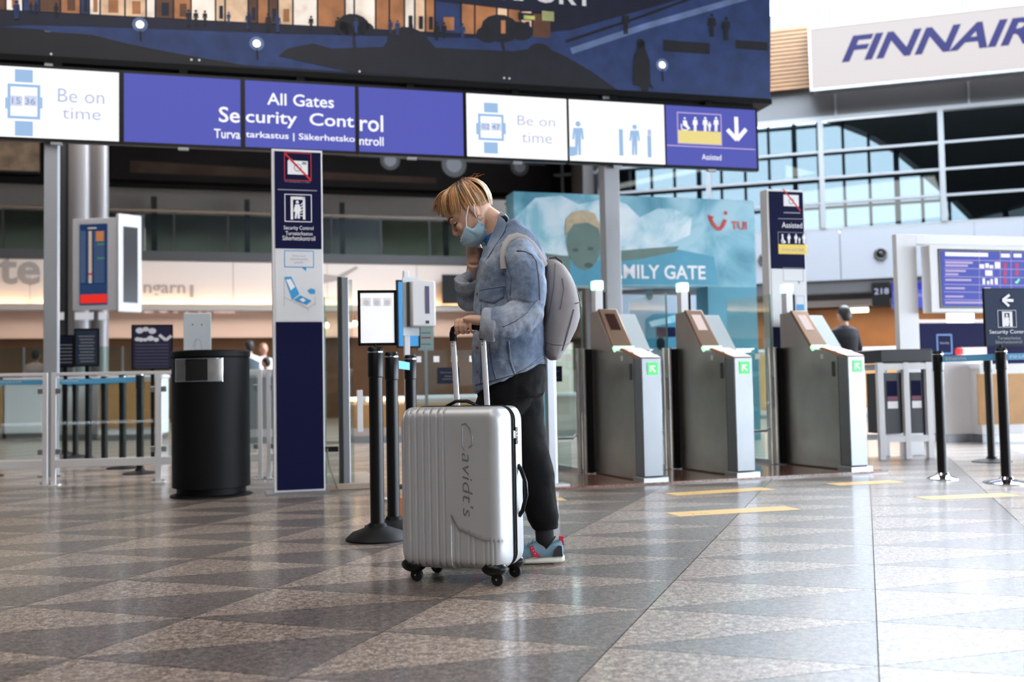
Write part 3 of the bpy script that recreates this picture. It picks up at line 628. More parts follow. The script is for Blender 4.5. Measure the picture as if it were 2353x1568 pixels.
# ------------------------------------------------------------------ belt stanchions
def stanchion(label, base_mat, cone=.02, r=.036, rbase=.165, belt=None, txt=True, h=1.0, head=True):
    t = thing('belt_stanchion', label, 'stanchion', group='belt stanchions')
    G().lathe([(rbase, 0), (rbase, .008), (rbase * .8, cone * .6 + .006), (r * 1.4, cone + .012), (r * 1.15, cone + .03)], (0, 0, 0), base_mat, 40).obj('base', t)
    G().lathe([(r, cone + .01), (r, h - .16)], (0, 0, 0), BLACK, 24).obj('pole', t)
    G().lathe([(r, h - .16), (r * 1.12, h - .155), (r * 1.12, h - .012), (r * .95, h), (.004, h)], (0, 0, 0), BLACK, 24).obj('head', t)
    G().lathe([(r * 1.125, h - .03), (r * 1.14, h - .026), (r * 1.125, h - .022)], (0, 0, 0), CHROME, 24).obj('ring', t)
    return t
def add_belt(t, to, label_txt, sag=0., h=.93, texts=((.1, .4),)):
    a = V(t.location); b = V(to); d = b - a; d.z = 0; L = d.length; ang = math.atan2(d.y, d.x) - t.rotation_euler.z
    ex = V((cos(ang), sin(ang), 0)); n = V((sin(ang), -cos(ang), 0)); g = G(); N = 8; hw = .024
    top, bot = [], []
    for k in range(N + 1):
        f_ = k / N; z = h - sag * 4 * f_ * (1 - f_); x = .04 + (L - .08) * f_; top.append(ex * x + V((0, 0, z + hw))); bot.append(ex * x + V((0, 0, z - hw)))
    g.loft([[p + n * .001, p - n * .001, q - n * .001, q + n * .001] for p, q in zip(top, bot)], BELT); be = g.obj('belt', t, smooth=0)
    if label_txt:
        g = G(); vs, fs = text_geo(label_txt, .01)
        for (x0, x1) in texts: g.add([ex * (x0 + a_ * (x1 - x0)) + V((0, 0, h - .012 + b_ * .022)) + n * .002 for a_, b_ in vs], fs, WPRINT)
        g.obj('lettering', be, smooth=0)
# group behind the glass fence
ls = [(322, 1089), (282, 1077), (240, 1066), (204, 1058), (173, 1051), (149, 1044)]
names = ['nearest black belt stanchion behind the glass fence, closest to the bin', 'second black belt stanchion behind the glass fence from the bin', 'third black belt stanchion behind the glass fence from the bin',
         'fourth black belt stanchion behind the glass fence from the bin', 'fifth black belt stanchion behind the glass fence from the bin', 'sixth and farthest black belt stanchion behind the glass fence']
s0 = stanchion(names[0], BLKM); s0.location = gnd(*ls[0]); prev = s0
lst = [s0]
for q_, nm in zip(ls[1:], names[1:]): lst.append(dup(s0, gnd(*q_), 0, nm))
add_belt(lst[1], lst[0].location, None); add_belt(lst[3], lst[2].location, None); add_belt(lst[2], lst[1].location, None)
add_belt(lst[5], lst[4].location, None); add_belt(lst[4], lst[3].location, None)
sl = stanchion('black belt stanchion at the left edge whose FINAVIA belt runs behind the grey post', BLKM); sl.location = (-5.22, 9.92, 0)
add_belt(sl, lst[0].location, 'FINAVIA', .01, texts=((.12, .36), (.68, .92)))
# front sign stanchion, its neighbours and the dispenser
def sign_frame(P, t, o, x0, y0, x1, y1, board, fr=BLKM, d=.02, rim=.014):
    (u0, v0), (u1, v1) = P.uv(x0, y1), P.uv(x1, y0)
    g = G()
    for r in ((u0, v0, u1, v0 + rim), (u0, v1 - rim, u1, v1), (u0, v0, u0 + rim, v1), (u1 - rim, v0, u1, v1)): P.ubox(g, *r, d, fr, 0)
    g.obj('frame', t, o, smooth=0); P.ubox(G(), u0 + rim * .8, v0 + rim * .8, u1 - rim * .8, v1 - rim * .8, d * .6, board, -.003).obj('board', t, o, smooth=0)
    return u0, v0, u1, v1
f0 = gnd(868, 1240)
s1 = stanchion('black stanchion left of the suitcase carrying the white framed notice', BLKM, cone=.055, r=.037, rbase=.165); s1.location = f0
PN = Panel((f0.x, f0.y - .0), 8.)
NOTICE = mat('notice_glow_white', (247, 248, 250), .25, emit=.45)  # emission makes the plain paper look strongly lit; it is no lamp
no = f0 + V((0, 0, 1.0)); nt_ = thing('framed_notice', 'black framed white notice on the stanchion beside the suitcase', 'sign', no)
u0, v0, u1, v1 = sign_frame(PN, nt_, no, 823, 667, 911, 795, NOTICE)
G().cyl(no + V((0, 0, -.01)), no + V((0, .008, v0 - 1.0 + .01)), .008, BLKM, n=10).obj('stem', nt_, no)
g = G(); PALEG = mat('pale_grey_glow_print', (222, 223, 226), .5, emit=.35)  # emission lifts the brightness of this print, which gives no light itself
for x in (833, 857, 881): PN.rect(g, x, 684, x + 19, 704, PALEG, .002); PN.disc(g, x + 9, 696, .014, WPRINT, .004)
g.obj('print', nt_, no, smooth=0)
s2 = stanchion('black stanchion just behind the notice stanchion, blue belt at its top', BLKM, cone=.03, r=.036, rbase=.165, h=.99); s2.location = gnd(905, 1211)
s3 = stanchion('black stanchion behind the white dispenser pole', BLKM, r=.036, h=1.0); s3.location = gnd(948, 1172)
add_belt(s2, s3.location, None, .0, .925)
cb = gnd(896, 1192); g = G(); g.box(-.045, .13, -.02, .09, 0, .12, mat('orange_card', (206, 132, 88), .6)); ob_ = g.obj('cardboard_box', None, smooth=0, bevel=.002); ob_.location = (cb.x + .03, cb.y + .05, 0)
g = G(); g.box(-.045, .13, .03, .04, .12, .1212, mat('tape', (182, 150, 110), .4)); g.obj('tape_strip', ob_, smooth=0)
tagp(ob_, 'small orange-brown carton on the floor behind the notice stanchion', 'box')
# dispenser on white pole
dp = gnd(941, 1150); PD = Panel((dp.x, dp.y), 20.); t = thing('hand_sanitiser_dispenser', 'white wall-type dispenser mounted on a slim white pole behind the suitcase', 'dispenser', dp)
PD.ubox(G(), -.02, .012, .02, 1.62, .03, WHITE, 0).obj('pole', t, dp, smooth=0, bevel=.004); PD.ubox(G(), -.16, 0, .16, .012, .3, WHITE, .15).obj('base_plate', t, dp, smooth=0)
(u0, v0), (u1, v1) = PD.uv(926, 772), PD.uv(961, 638); PD.ubox(G(), u0, v0, u1, v1, .012, mat('pale_plate', (214, 224, 230), .4), .012).obj('back_plate', t, dp, smooth=0)
(u0, v0), (u1, v1) = PD.uv(937, 753), PD.uv(990, 650); PD.ubox(G(), u0, v0, u1, v1, .10, WHITE, .125).obj('housing', t, dp, bevel=.012); PD.ubox(G(), u0 - .012, v0 + .005, u0 + .004, v1 - .005, .05, DGREY, .07).obj('back_shell', t, dp, smooth=0)
h_ = [c_ for c_ in t.children if c_.name.startswith('housing')][0]
PDf = Panel((PD.o + PD.n * .126).to_2d(), 20.); g = G(); (a0, b0), (a1, b1_) = PDf.uv(977, 721), PDf.uv(986, 658); PDf.ubox(g, a0, b0, a1, b1_, .002, mat('dispenser_label', (96, 86, 120), .4), .002); g.obj('level_window', h_, dp, smooth=0)
g = G(); (a0, b0), (a1, b1_) = PDf.uv(978, 744), PDf.uv(986, 737); PDf.ubox(g, a0, b0, a1, b1_, .002, DGREY, .002); g.obj('button', h_, dp, smooth=0)
# blue poster stand and paper notice behind it
pp = gnd(925, 1120); PQ = Panel((pp.x, pp.y), 25.); t = thing('blue_poster_stand', 'black framed bright blue poster half hidden behind the white dispenser', 'sign', pp)
u0, v0, u1, v1 = sign_frame(PQ, t, pp, 913, 645, 964, 800, mat('print_bright_blue', (52, 150, 214), .45, emit=.1))
PQ.ubox(G(), (u0 + u1) / 2 - .02, .01, (u0 + u1) / 2 + .02, v0, .03, BLKM, -.01).obj('post', t, pp, smooth=0); PQ.ubox(G(), (u0 + u1) / 2 - .14, 0, (u0 + u1) / 2 + .14, .012, .26, BLKM, .12).obj('base_plate', t, pp, smooth=0)
pp = gnd(985, 1098); PQ = Panel((pp.x, pp.y), 15.); t = thing('acrylic_notice', 'white paper notice in an acrylic holder right of the blue poster', 'sign', pp)
(u0, v0), (u1, v1) = PQ.uv(962, 806), PQ.uv(996, 752); PQ.ubox(G(), u0, v0, u1, v1, .006, mat('paper_white', (236, 238, 244), .4), 0).obj('sheet', t, pp, smooth=0); PQ.ubox(G(), u0 - .004, v0 - .004, u1 + .004, v1 + .004, .002, GLASSM, .004).obj('cover', t, pp, smooth=0)
PQ.ubox(G(), (u0 + u1) / 2 - .012, .01, (u0 + u1) / 2 + .012, v0, .02, ALU, -.008).obj('post', t, pp, smooth=0); PQ.ubox(G(), (u0 + u1) / 2 - .1, 0, (u0 + u1) / 2 + .1, .01, .2, ALU, .1).obj('base_plate', t, pp, smooth=0)
g = G(); [PQ.rect(g, 968, y, 990, y + 3, REDP if y == 775 else GREYP, .003) for y in (764, 775, 790)]; g.obj('print', t, pp, smooth=0)

# ------------------------------------------------------------------ glass lane partition beside the navy pillar
gp = gnd(790, 1126); PG = Panel((gp.x, gp.y), 105.); PG2 = Panel((gp.x, gp.y), 15.5)
t = thing('glass_partition', 'tall glass partition with steel post right of the navy pillar', 'partition', gp)
u = .0
PG2.ubox(G(), -.03, .05, .0, 1.68, .05, mat('dark_post', (34, 36, 36), .4), .0).obj('dark_edge', t, gp, smooth=0)
PG2.ubox(G(), 0, .05, .055, 1.68, .05, STEELL, .0).obj('post', t, gp, smooth=0, bevel=.004)
PG2.ubox(G(), .06, .05, .085, 1.66, .9, GLASSM, .0).obj('pane', t, gp, smooth=0)
PG2.ubox(G(), -.14, .05, -.13, 1.52, .012, GLASSE, .0).obj('glass_edge', t, gp, smooth=0); PG2.ubox(G(), -.13, .05, -.03, 1.52, .010, GLASSM, -.002).obj('side_pane', t, gp, smooth=0)
PG2.ubox(G(), .11, .45, .155, .78, .03, WHITE, .02).obj('white_cover', t, gp, smooth=0, bevel=.004)
PG2.ubox(G(), -.2, 0, .32, .05, 1.1, mat('stone_sill', (168, 150, 136), .4, var=.1, vs=20), .02).obj('sill', t, gp, smooth=0, bevel=.006)
PG2.ubox(G(), -.14, .30, -.04, .34, .03, BLKM, .01).obj('bracket', t, gp, smooth=0)
g = G(); cpt = [gnd(754, 1128) + V((0, -.02, z)) + V((dx, 0, 0)) for dx, z in ((0, .33), (.005, .25), (.02, .17), (.055, .08), (.08, .012))]; g.tube(cpt, .006, mat('grey_cable', (120, 112, 100), .5), 8); g.obj('cable', t, gp)

# ------------------------------------------------------------------ boarding pass gates
GREENL = mat('green_lamp', (170, 255, 196), .4, emit=1.6); GREENA = mat('green_arrow_panel', (60, 205, 96), .4, emit=.9); LAMPG = mat('pale_green_lamp', (200, 255, 226), .4, emit=1.3)
SCRW = mat('reader_screen', (246, 226, 222), .4, emit=.7); SCRD = mat('reader_screen_off', (56, 34, 30), .15); BRONZE = mat('bronze_face', (128, 100, 78), .38, .8); PLATE = mat('white_plate', (186, 196, 200), .3); COPPER = mat('copper_cap', (196, 150, 122), .3, .7)
GD = radians(HA + 4.5); POSTC = mat('polished_post', (212, 210, 204), .22, .9)
def gate(label, scr):
    t = thing('boarding_pass_gate', label, 'gate', group='boarding pass gates')
    W = .172
    side = [(.13, .02), (.96, .02), (.96, 1.425), (.80, 1.43), (.50, 1.075), (.16, 1.045), (.13, 1.03)]
    g = G(); g.prism([(0, y, z) for y, z in side], (W, 0, 0), STEEL); g.obj('body', t, bevel=.008)
    g = G(); g.prism([(W + .012, y, z) for y, z in [(.52, .5), (.96, .5), (.96, 1.36), (.84, 1.38), (.54, 1.06)]], (.17, 0, 0), STEEL); g.obj('side_pod', t, bevel=.006)
    # sloped faces
    d = V((0, .30, .355)).normalized(); n = V((0, -.355, .30)).normalized()
    o = V((0, .50, 1.075))
    fc = G().obox(o + n * .004 - V((.006, 0, 0)), (W + .012, 0, 0), d * .465, n * .022, BRONZE).obj('reader_face', t, bevel=.012)
    G().obox(o + n * .026 + d * .21 + V((.04, 0, 0)), (W - .08, 0, 0), d * .19, n * .002, scr).obj('screen', fc, smooth=0)
    G().obox(o + n * .0 + V((-.012, 0, 0)) - d * .035 + n * .01, (W + .02, 0, 0), d * .045, n * .03, GREENL).obj('light_bar', t, bevel=.004)
    G().obox(V((W + .008, .53, 1.06)) + n * .004, (.178, 0, 0), d * .43, n * .015, PLATE).obj('white_plate', t, bevel=.003)
    g = G(); g.box(-.004, W + .004, 0, .13, .05, .995, mat('post_steel', (138, 141, 145), .42, .9, var=.06, vs=4)); fr_ = g.obj('front_post', t, bevel=.01)
    g = G(); g.prism([(-.004, y, z) for y, z in [(0, .996), (.13, .996), (.40, 1.075), (.34, 1.085)]], (W + .008, 0, 0), COPPER); g.obj('cap', t, bevel=.003)
    G().box(-.02, W + .03, -.025, .16, 0, .05, STEELL).obj('foot', t, bevel=.004)
    G().box(.028, W - .02, .10, .96, .0, .03, DGREY).obj('plinth', t, smooth=0)
    ar = G().box(.05, W - .03, -.006, .0, .855, .955, GREENA).obj('arrow_panel', t, smooth=0)
    g = G()
    for p in ([(.066, .93), (.116, .93), (.116, .918), (.066, .918)], [(.066, .93), (.078, .93), (.078, .878), (.066, .878)], [(.07, .915), (.080, .925), (.122, .884), (.112, .873)]): g.poly([(x, -.008, z) for x, z in p], INKW)
    g.obj('arrow', ar, smooth=0)
    G().box(-.004, .0, .17, .21, .82, .95, DGREY).obj('slot', t, smooth=0); G().box(-.003, .0, .33, .36, .98, 1.02, WHITE).obj('sticker', t, smooth=0)
    G().box(-.002, .0, .128, .134, .03, 1.03, DGREY).obj('panel_joint', t, smooth=0)
    # lamp post at the rear
    lp = G().box(.01, .085, .86, .935, 1.425, 1.615, WHITE).obj('lamp_post', t, bevel=.004)
    G().box(.002, .093, .852, .943, 1.615, 1.70, LAMPG).obj('lamp', lp, bevel=.012)
    G().box(.085, .11, .86, .935, 1.425, 1.6, BLKM).obj('lamp_post_back', lp, smooth=0)
    # rear flap posts
    G().box(-.052, -.012, .90, .97, .02, 1.10, BLKM).obj('flap_post', t, smooth=0); G().cyl((-.075, .95, .02), (-.075, .95, 1.11), .024, POSTC).obj('hinge_post', t); G().cyl((-.13, .95, .02), (-.13, .95, 1.11), .022, POSTC).obj('hinge_post', t)
    G().box(-.118, -.098, .93, .965, .55, .83, ALU).obj('hinge', t, smooth=0)
    return t
gt = gate('boarding pass gate nearest the backpack, with a dark reader screen', SCRD); gt.location = gnd(1481, 1113); gt.rotation_euler.z = GD
gm = gate('middle boarding pass gate with a lit pink reader screen', SCRW); gm.location = gnd(1695, 1100); gm.rotation_euler.z = GD
dup(gm, gnd(1957, 1087), GD, 'boarding pass gate at the right end, in front of the Assisted pillar')
def flap(loc, rot, w, label):
    t = thing('glass_flap', label, 'gate flap', loc, rot, 'glass gate flaps')
    G().box(0, w, -.005, .005, .34, 1.10, GLASSM).obj('pane', t, smooth=0)
    G().tube([(0, 0, .36), (.03, 0, .33), (w - .03, 0, .33), (w, 0, .36)], .012, STEELL).obj('bottom_rail', t); G().box(0, .03, -.012, .012, .02, .36, STEELL).obj('leg', t, smooth=0)
    G().box(.05, w - .05, -.003, .003, .05, .30, GLASSM).obj('lower_pane', t, smooth=0)
    sg = G().box(w / 2 - .095, w / 2 + .095, -.012, -.006, .82, .955, NAVYS).obj('sign', t, smooth=0)
    g = G()
    for s_, z, ww in (('Please keep clear', .905, .14), ('Kiitos', .875, .06), ('automatic gate', .85, .11)):
        vs, fs = text_geo(s_); g.add([(w / 2 - ww / 2 + a * ww, -.013, z + b * .014) for a, b in vs], fs, GREYP)
    g.obj('sign_print', sg, smooth=0)
    for k in range(4): G().box(.03 + k * w / 4, .03 + k * w / 4 + .05, -.007, -.0055, 1.0, 1.05, PALEG).obj('square_mark', t, smooth=0)
    return t
ra = Matrix.Rotation(GD, 3, 'Z')
def lane(gate_o, x0, x1, label): return flap(V(gate_o.location) + ra @ V((x0, .95, 0)), GD, x1 - x0, label)
lane(gt, -.60, -.16, 'glass gate flap with navy sign between the person and the first gate')
lane(gm, -.62, -.16, 'glass gate flap between the first and middle gates')
g3o = [o_ for o_ in bpy.data.objects if o_.get('label', '').startswith('boarding pass gate at the right')][0]
lane(g3o, -.80, -.16, 'wide glass gate flap with navy sign in front of the Assisted pillar')
flap(V(gt.location) + ra @ V((-1.62, .95, 0)), GD, .62, 'glass gate flap with navy sign left of the suitcase handle')
# end post of the row
ep = gnd(1268, 1122); t = thing('steel_end_post', 'slim steel end post just right of the black trousers', 'post', ep, GD)
G().box(-.03, .03, -.03, .03, .02, 1.12, STEELL).obj('shaft', t, smooth=0, bevel=.004); G().box(-.05, .13, -.06, .1, 0, .03, WHITE).obj('foot', t, smooth=0, bevel=.004); G().cyl((.045, .02, .03), (.045, .02, 1.1), .018, STEELL).obj('hinge_tube', t)
# tall glass wings by the lamp posts
for gg, lab in ((gt, 'tall thin glass wing beside the first gate lamp'), (gm, 'tall thin glass wing beside the middle gate lamp'), (g3o, 'tall thin glass wing beside the right gate lamp')):
    t = thing('glass_wing', lab, 'glass panel', V(gg.location) + ra @ V((-.045, 1.05, 0)), GD, 'glass wings behind the gates')
    G().box(0, .008, 0, .75, .05, 1.62, WINGG).obj('pane', t, smooth=0); G().box(-.004, .012, -.006, .0, .05, 1.62, GLASSE).obj('polished_edge', t, smooth=0); G().box(-.02, .03, 0, .75, 0, .05, STEELL).obj('shoe_rail', t, smooth=0)
# yellow floor strips
for (a, b, w, lab) in (((1556, 1140), (1783, 1126), .19, 'yellow floor strip nearest the gates'), ((1562, 1188), (1842, 1172), .2, 'longer yellow floor strip in front of the gates'), ((1930, 1117), (2080, 1109), .19, 'faint yellow floor strip before the right gate'), ((2140, 1150), (2352, 1141), .2, 'yellow floor strip near the right edge'), ((1276, 1152), (1303, 1151), .19, 'short end of yellow floor strip behind the shoe')):
    A, Bq = gnd(*a), gnd(*b); d = (Bq - A).normalized(); n = V((-d.y, d.x, 0)); L = (Bq - A).length
    ob_ = G().obox((0, 0, .0005), d * L, n * w, V((0, 0, .0008)), mat('yellow_tape', (222, 182, 112), .35)).obj('floor_strip', smooth=0); ob_.location = (A.x, A.y, .0004)
    tagp(ob_, lab, 'floor marking', 'yellow floor strips')
    if L > .4:
        g = G(); vs, fs = text_geo('2 m'); g.add([d * (.1 + a_ * .12) + n * (.05 + b_ * .06) + V((0, 0, .0016)) for a_, b_ in vs], fs, mat('strip_print', (190, 140, 70), .5)); g.obj('print', ob_, smooth=0)
# ------------------------------------------------------------------ left background: column, flight displays, counters, signs
cb = atY(200, 1000, 20.3); cb.z = 0
t = thing('pipe_column', 'cluster of tall grey round columns behind the flight displays', 'column', cb)
PIPE = mat('grey_pipe', (140, 138, 140), .35, .3); PIPED = mat('dark_pipe', (64, 66, 72), .4, .3)
for x, r, m, dy in ((146, .13, PIPED, .15), (186, .17, PIPE, 0), (218, .12, PIPE, .12), (234, .09, PIPE, -.02)):
    p = atY(x, 900, 20.3 + dy); G().cyl((p.x, p.y, 0), (p.x, p.y, 10.9), r * 1.44, m, n=24).obj('pipe', t, cb)
for x0, x1 in ((172, 214), (130, 146), (226, 243)):
    PC = Panel((cb.x, 19.9), 10.); g = G(); PC.box(g, x0, 735, x1, 718, .02, WHITE, 0); g.obj('white_plate', t, cb, smooth=0)
def display(pts, Y, ang, label, board):     # free standing cabinet, px = left top, right bottom
    x0, y0, x1, y1 = pts; c = atY((x0 + x1) / 2, (y0 + y1) / 2, Y); P = Panel((c.x, c.y), ang)
    (u0, v0), (u1, v1) = P.uv(x0, y1), P.uv(x1, y0); o = V((c.x, c.y, v0)); t = thing('flight_display', label, 'screen', o, group='flight displays on the column')
    P.ubox(G(), u0, v0, u1, v1, .1, mat('display_cabinet_grey', (196, 197, 200), .5), 0).obj('cabinet', t, o, smooth=0, bevel=.01)
    m_ = V((c.x, c.y, (v0 + v1) / 2)) - P.n * .1; e_ = V((cb.x + .1, cb.y, m_.z)); G().tube([m_, e_], .06, DGREY, 8).obj('bracket', t, o, smooth=0)
    return P, t, o
P, t, o = display((166, 500, 268, 714), 19.0, -6, 'grey flight display with orange and white departure rows and red strip', 0)
SCRN = mat('flight_screen_navy', (30, 58, 98), .3, emit=.45); g = G(); P.box(g, 183, 700, 247, 516, .004, SCRN, .004); sc_ = g.obj('screen', t, o, smooth=0)
g = G(); OR = mat('flight_orange', (236, 146, 52), .4, emit=.8); WR = mat('flight_cream', (238, 210, 176), .4, emit=.7); GR = mat('flight_green', (92, 160, 84), .4, emit=.6); RD = mat('flight_red', (240, 52, 40), .4, emit=.9); DM = mat('flight_dim', (110, 124, 150), .4, emit=.4)
for k in range(26):
    y = 532 + k * 4.6
    P.rect(g, 204, y, 211, y + 3.2, RD if k == 21 else WR, .006); P.rect(g, 185, y, 197, y + 2, DM, .006); P.rect(g, 216, y, 240, y + 2, DM, .006)
    if k < 5: P.rect(g, 221, y, 239, y + 3.4, OR, .008)
    if k in (6, 13): P.rect(g, 224, y, 240, y + 3, GR, .008)
for k in range(5): P.rect(g, 186, 656 + k * 5, 244, 657.5 + k * 5, DM, .006)
P.rect(g, 185, 696, 246, 678, RD, .008); P.rect(g, 202, 523, 222, 526, WR, .006); g.obj('flight_rows', sc_, o, smooth=0)
P, t, o = display((272, 497, 325, 716), 19.1, 48, 'angled grey flight display with a dark blank screen', 0)
g = G(); P.box(g, 283, 697, 317, 520, .004, mat('blank_screen', (16, 15, 16), .25), .004); g.obj('screen', t, o, smooth=0)

def counter(x0, x1, yt, yb, ang, label, body, front=None, fx=None, depth=.7, top=WHITE):
    b = gnd((x0 + x1) / 2, yb); P = Panel((b.x, b.y), ang); (u0, v0), (u1, v1) = P.uv(x0, yb), P.uv(x1, yt); o = P.w((u0 + u1) / 2, 0)
    t = thing('service_counter', label, 'counter', o, group='service counters'); H = P.uv((x0 + x1) / 2, yt)[1]
    P.ubox(G(), u0, .1, u1, H - .05, depth, body, 0).obj('body', t, o, smooth=0); P.ubox(G(), u0 - .02, H - .05, u1 + .02, H, depth + .06, top, .03).obj('worktop', t, o, smooth=0)
    P.ubox(G(), u0 + .02, 0, u1 - .02, .1, depth - .06, STEELL, -.03).obj('kickboard', t, o, smooth=0)
    if front: P.ubox(G(), P.uv(fx[0], yb)[0], .22, P.uv(fx[1], yb)[0], H - .12, .02, front, .02).obj('wood_panel', t, o, smooth=0)
    return P, t, o
counter(226, 372, 862, 1012, 10, 'white counter with light wood front seen behind the belt posts', WHITE, WOOD, (230, 368))
counter(10, 102, 868, 1008, 10, 'white counter at the left edge behind the glass fence', WHITE)
counter(120, 224, 866, 1012, 10, 'plain white counter between the pale post and the wood counter', WHITE)
counter(545, 640, 850, 1020, 10, 'white counter behind the litter bin near the navy pillar', WHITE, STEELL, (548, 630))
Pc_, tc_, oc_ = counter(790, 1640, 905, 1006, 14, 'long pale counter with warm under-lighting behind the person', BEIGE, WOOD, (800, 1150))
counter(-60, 8, 880, 1010, 10, 'wood fronted counter cut off by the left edge', WHITE, WOOD, (-55, 6))
for k_ in range(3):
    (ua_, va_), (ub_, _) = Pc_.uv(752 + k_ * 52 + 38, 905), Pc_.uv(752 + k_ * 52 + 80, 905); Pc_.ubox(G(), ua_, va_ - .11, ub_, va_ - .06, .03, mat('warm_tube', (255, 214, 150), .5, emit=6.), .03).obj('tube_lamp', tc_, oc_, smooth=0)
# glass sneeze screen along the counters
gs = gnd(160, 1012); P = Panel((gs.x, gs.y + .25), 10); (u0, v0), (u1, v1) = P.uv(-60, 862), P.uv(395, 795); o = P.w(u0, v0)
t = thing('counter_glass_screen', 'greenish glass screen standing on the left counters', 'glass screen', o)
for k in range(4):
    a, b = u0 + (u1 - u0) * k / 4, u0 + (u1 - u0) * (k + 1) / 4 - .03
    P.ubox(G(), a, v0, b, v1, .01, glass('green_screen_glass', (230, 241, 235), .04) if k == 0 else MATS['green_screen_glass'], 0).obj('pane', t, o, smooth=0)
    P.ubox(G(), b, v0, b + .03, v1, .03, STEELL, .01).obj('upright', t, o, smooth=0)
def board(x0, y0, x1, y1, yb, ang, label, m, rows, rim=BLKM, base=BLKM, txt=None):
    b = gnd((x0 + x1) / 2, yb); P = Panel((b.x, b.y), ang); t = thing('notice_board', label, 'sign', b, group='free standing notices')
    u0, v0, u1, v1 = sign_frame(P, t, b, x0, y0, x1, y1, m, rim, rim=.018); um_ = (u0 + u1) / 2
    P.ubox(G(), um_ - .02, .01, um_ + .02, v0, .03, base, -.01).obj('post', t, b, smooth=0); P.ubox(G(), um_ - .15, 0, um_ + .15, .012, .3, base, .14).obj('base_plate', t, b, smooth=0)
    g = G()
    for k, (f0_, f1_, yy, hh) in enumerate(rows): P.rect(g, x0 + (x1 - x0) * f0_, yy, x0 + (x1 - x0) * f1_, yy + hh, GREYP, .003)
    if rows: g.obj('print_lines', t, b, smooth=0)
    return P, t, b
board(170, 755, 228, 843, 1064, 8, 'dark framed notice with lines of white print, behind the glass fence', mat('slate_board', (44, 56, 74), .3), [(.18 + .03 * (k % 3), .82 - .04 * (k % 2), 772 + k * 7.2, 2.6) for k in range(9)])
board(128, 770, 170, 845, 1058, 8, 'half hidden dark notice just right of the pale grey post', NAVYS, [(.2, .9, 792 + k * 8, 2.4) for k in range(6)])
P, t, b = board(302, 746, 397, 850, 1060, 10, 'dark violet notice with white hand luggage icons and down arrow', mat('violet_board', (40, 36, 66), .35), [(.1, .9, 792 + k * 7.5, 1.6) for k in range(8)])
g = G()
for x, y, r in ((321, 760, .05), (335, 757, .04), (350, 761, .05), (316, 780, .035), (324, 781, .035), (334, 781, .03), (346, 778, .045), (359, 781, .035)): P.disc(g, x, y, r * .9, WPRINT, .004, r * .7)
P.line(g, [(366, 770), (381, 782), (394, 772)], .035, WPRINT, .004); g.obj('icons_print', t, b, smooth=0)
# bulbs and strip lamps in the shops
WB = mat('warm_bulb', (255, 224, 176), .5, emit=7.)
for i, (x, y) in enumerate(((303, 746), (323, 744), (341, 744), (353, 745), (369, 744), (407, 756), (749, 748), (798, 748), (815, 744), (12, 690))):
    c = atY(x, y, 25.8); tt = thing('pendant_bulb', 'round warm pendant bulb glowing inside the shop', 'lamp', c, group='pendant bulbs in the shop')
    G().ell((0, 0, 0), (.075, .075, .075), WB, 12).obj('globe', tt); G().cyl((0, 0, .07), (0, 0, max(.2, 2.7 - c.z)), .008, BLACK, n=6).obj('cord', tt); G().cyl((0, 0, .06), (0, 0, .11), .025, BLACK, n=10).obj('cap', tt)
for x0, x1, y, Y, lab in ((265, 291, 753, 25.5, 'short warm tube lamp in the shop left of the violet notice'),):
    a, b = atY(x0, y, Y), atY(x1, y, Y); g = G(); g.tube([a, b], .045 if Y > 20 else .03, WB, 12); ob_ = g.obj('tube_lamp', None, a); tagp(ob_, lab, 'lamp', 'warm tube lamps')
    g = G(); g.obox(a + V((0, .03, .04)), b - a, V((0, .06, 0)), V((0, 0, .03)), ALU); g.obj('housing', ob_, a, smooth=0)
area('shop_lamps_left', PB.w(3, 2.6, -2.0), (0, 0, radians(15.8)), 9, 1.5, 190, (1, .78, .55)); area('shop_lamps_mid', PB.w(11, 2.6, -2.0), (0, 0, radians(15.8)), 6, 1.5, 120, (1, .78, .55))
area('check_in_lamps', PR.w(3, 2.55, -2.0), (0, 0, radians(-16)), 9, 1.2, 170, (1, .8, .58))
# shop fascia signs
def wall_sign(txt, box, m, label, bold=.01, off=.05, P=PB, extra=None):
    c = P.pt((box[0] + box[2]) / 2, box[3]) + P.n * off; g = G(); P.text(g, txt, *box, m, off, bold)
    t = thing('wall_lettering', label, 'sign', c, group='shop lettering on the fascia'); g.obj('letters', t, c, smooth=0); return t
LG = mat('grey_letters', (148, 138, 132), .5)
wall_sign('te', (-4, 588, 94, 655), LG, 'big grey letters te on the lit fascia at the left edge', .025, .03)
wall_sign('ngarn', (330, 654, 426, 684), LG, 'small grey letters ngarn on the fascia right of the flight displays', .02, .03); wall_sign('l', (436, 655, 445, 684), LG, 'single upright grey letter stroke right of ngarn', .02, .03)
PIN = mat('pink_neon', (250, 214, 204), .5, emit=.9)
wall_sign('DUTY FREE', (330, 696, 540, 719), PIN, 'pink lit letters FREE half hidden under the fascia lip', .02, -.1)
c = PB.pt(790, 640); t = thing('wall_logo', 'grey swoosh logo on the fascia right of the navy pillar', 'logo', c); g = G(); PB.poly(g, [(742, 630), (775, 634), (818, 612), (824, 617), (778, 645), (742, 652)], LG, .03); g.obj('swoosh', t, c, smooth=0)
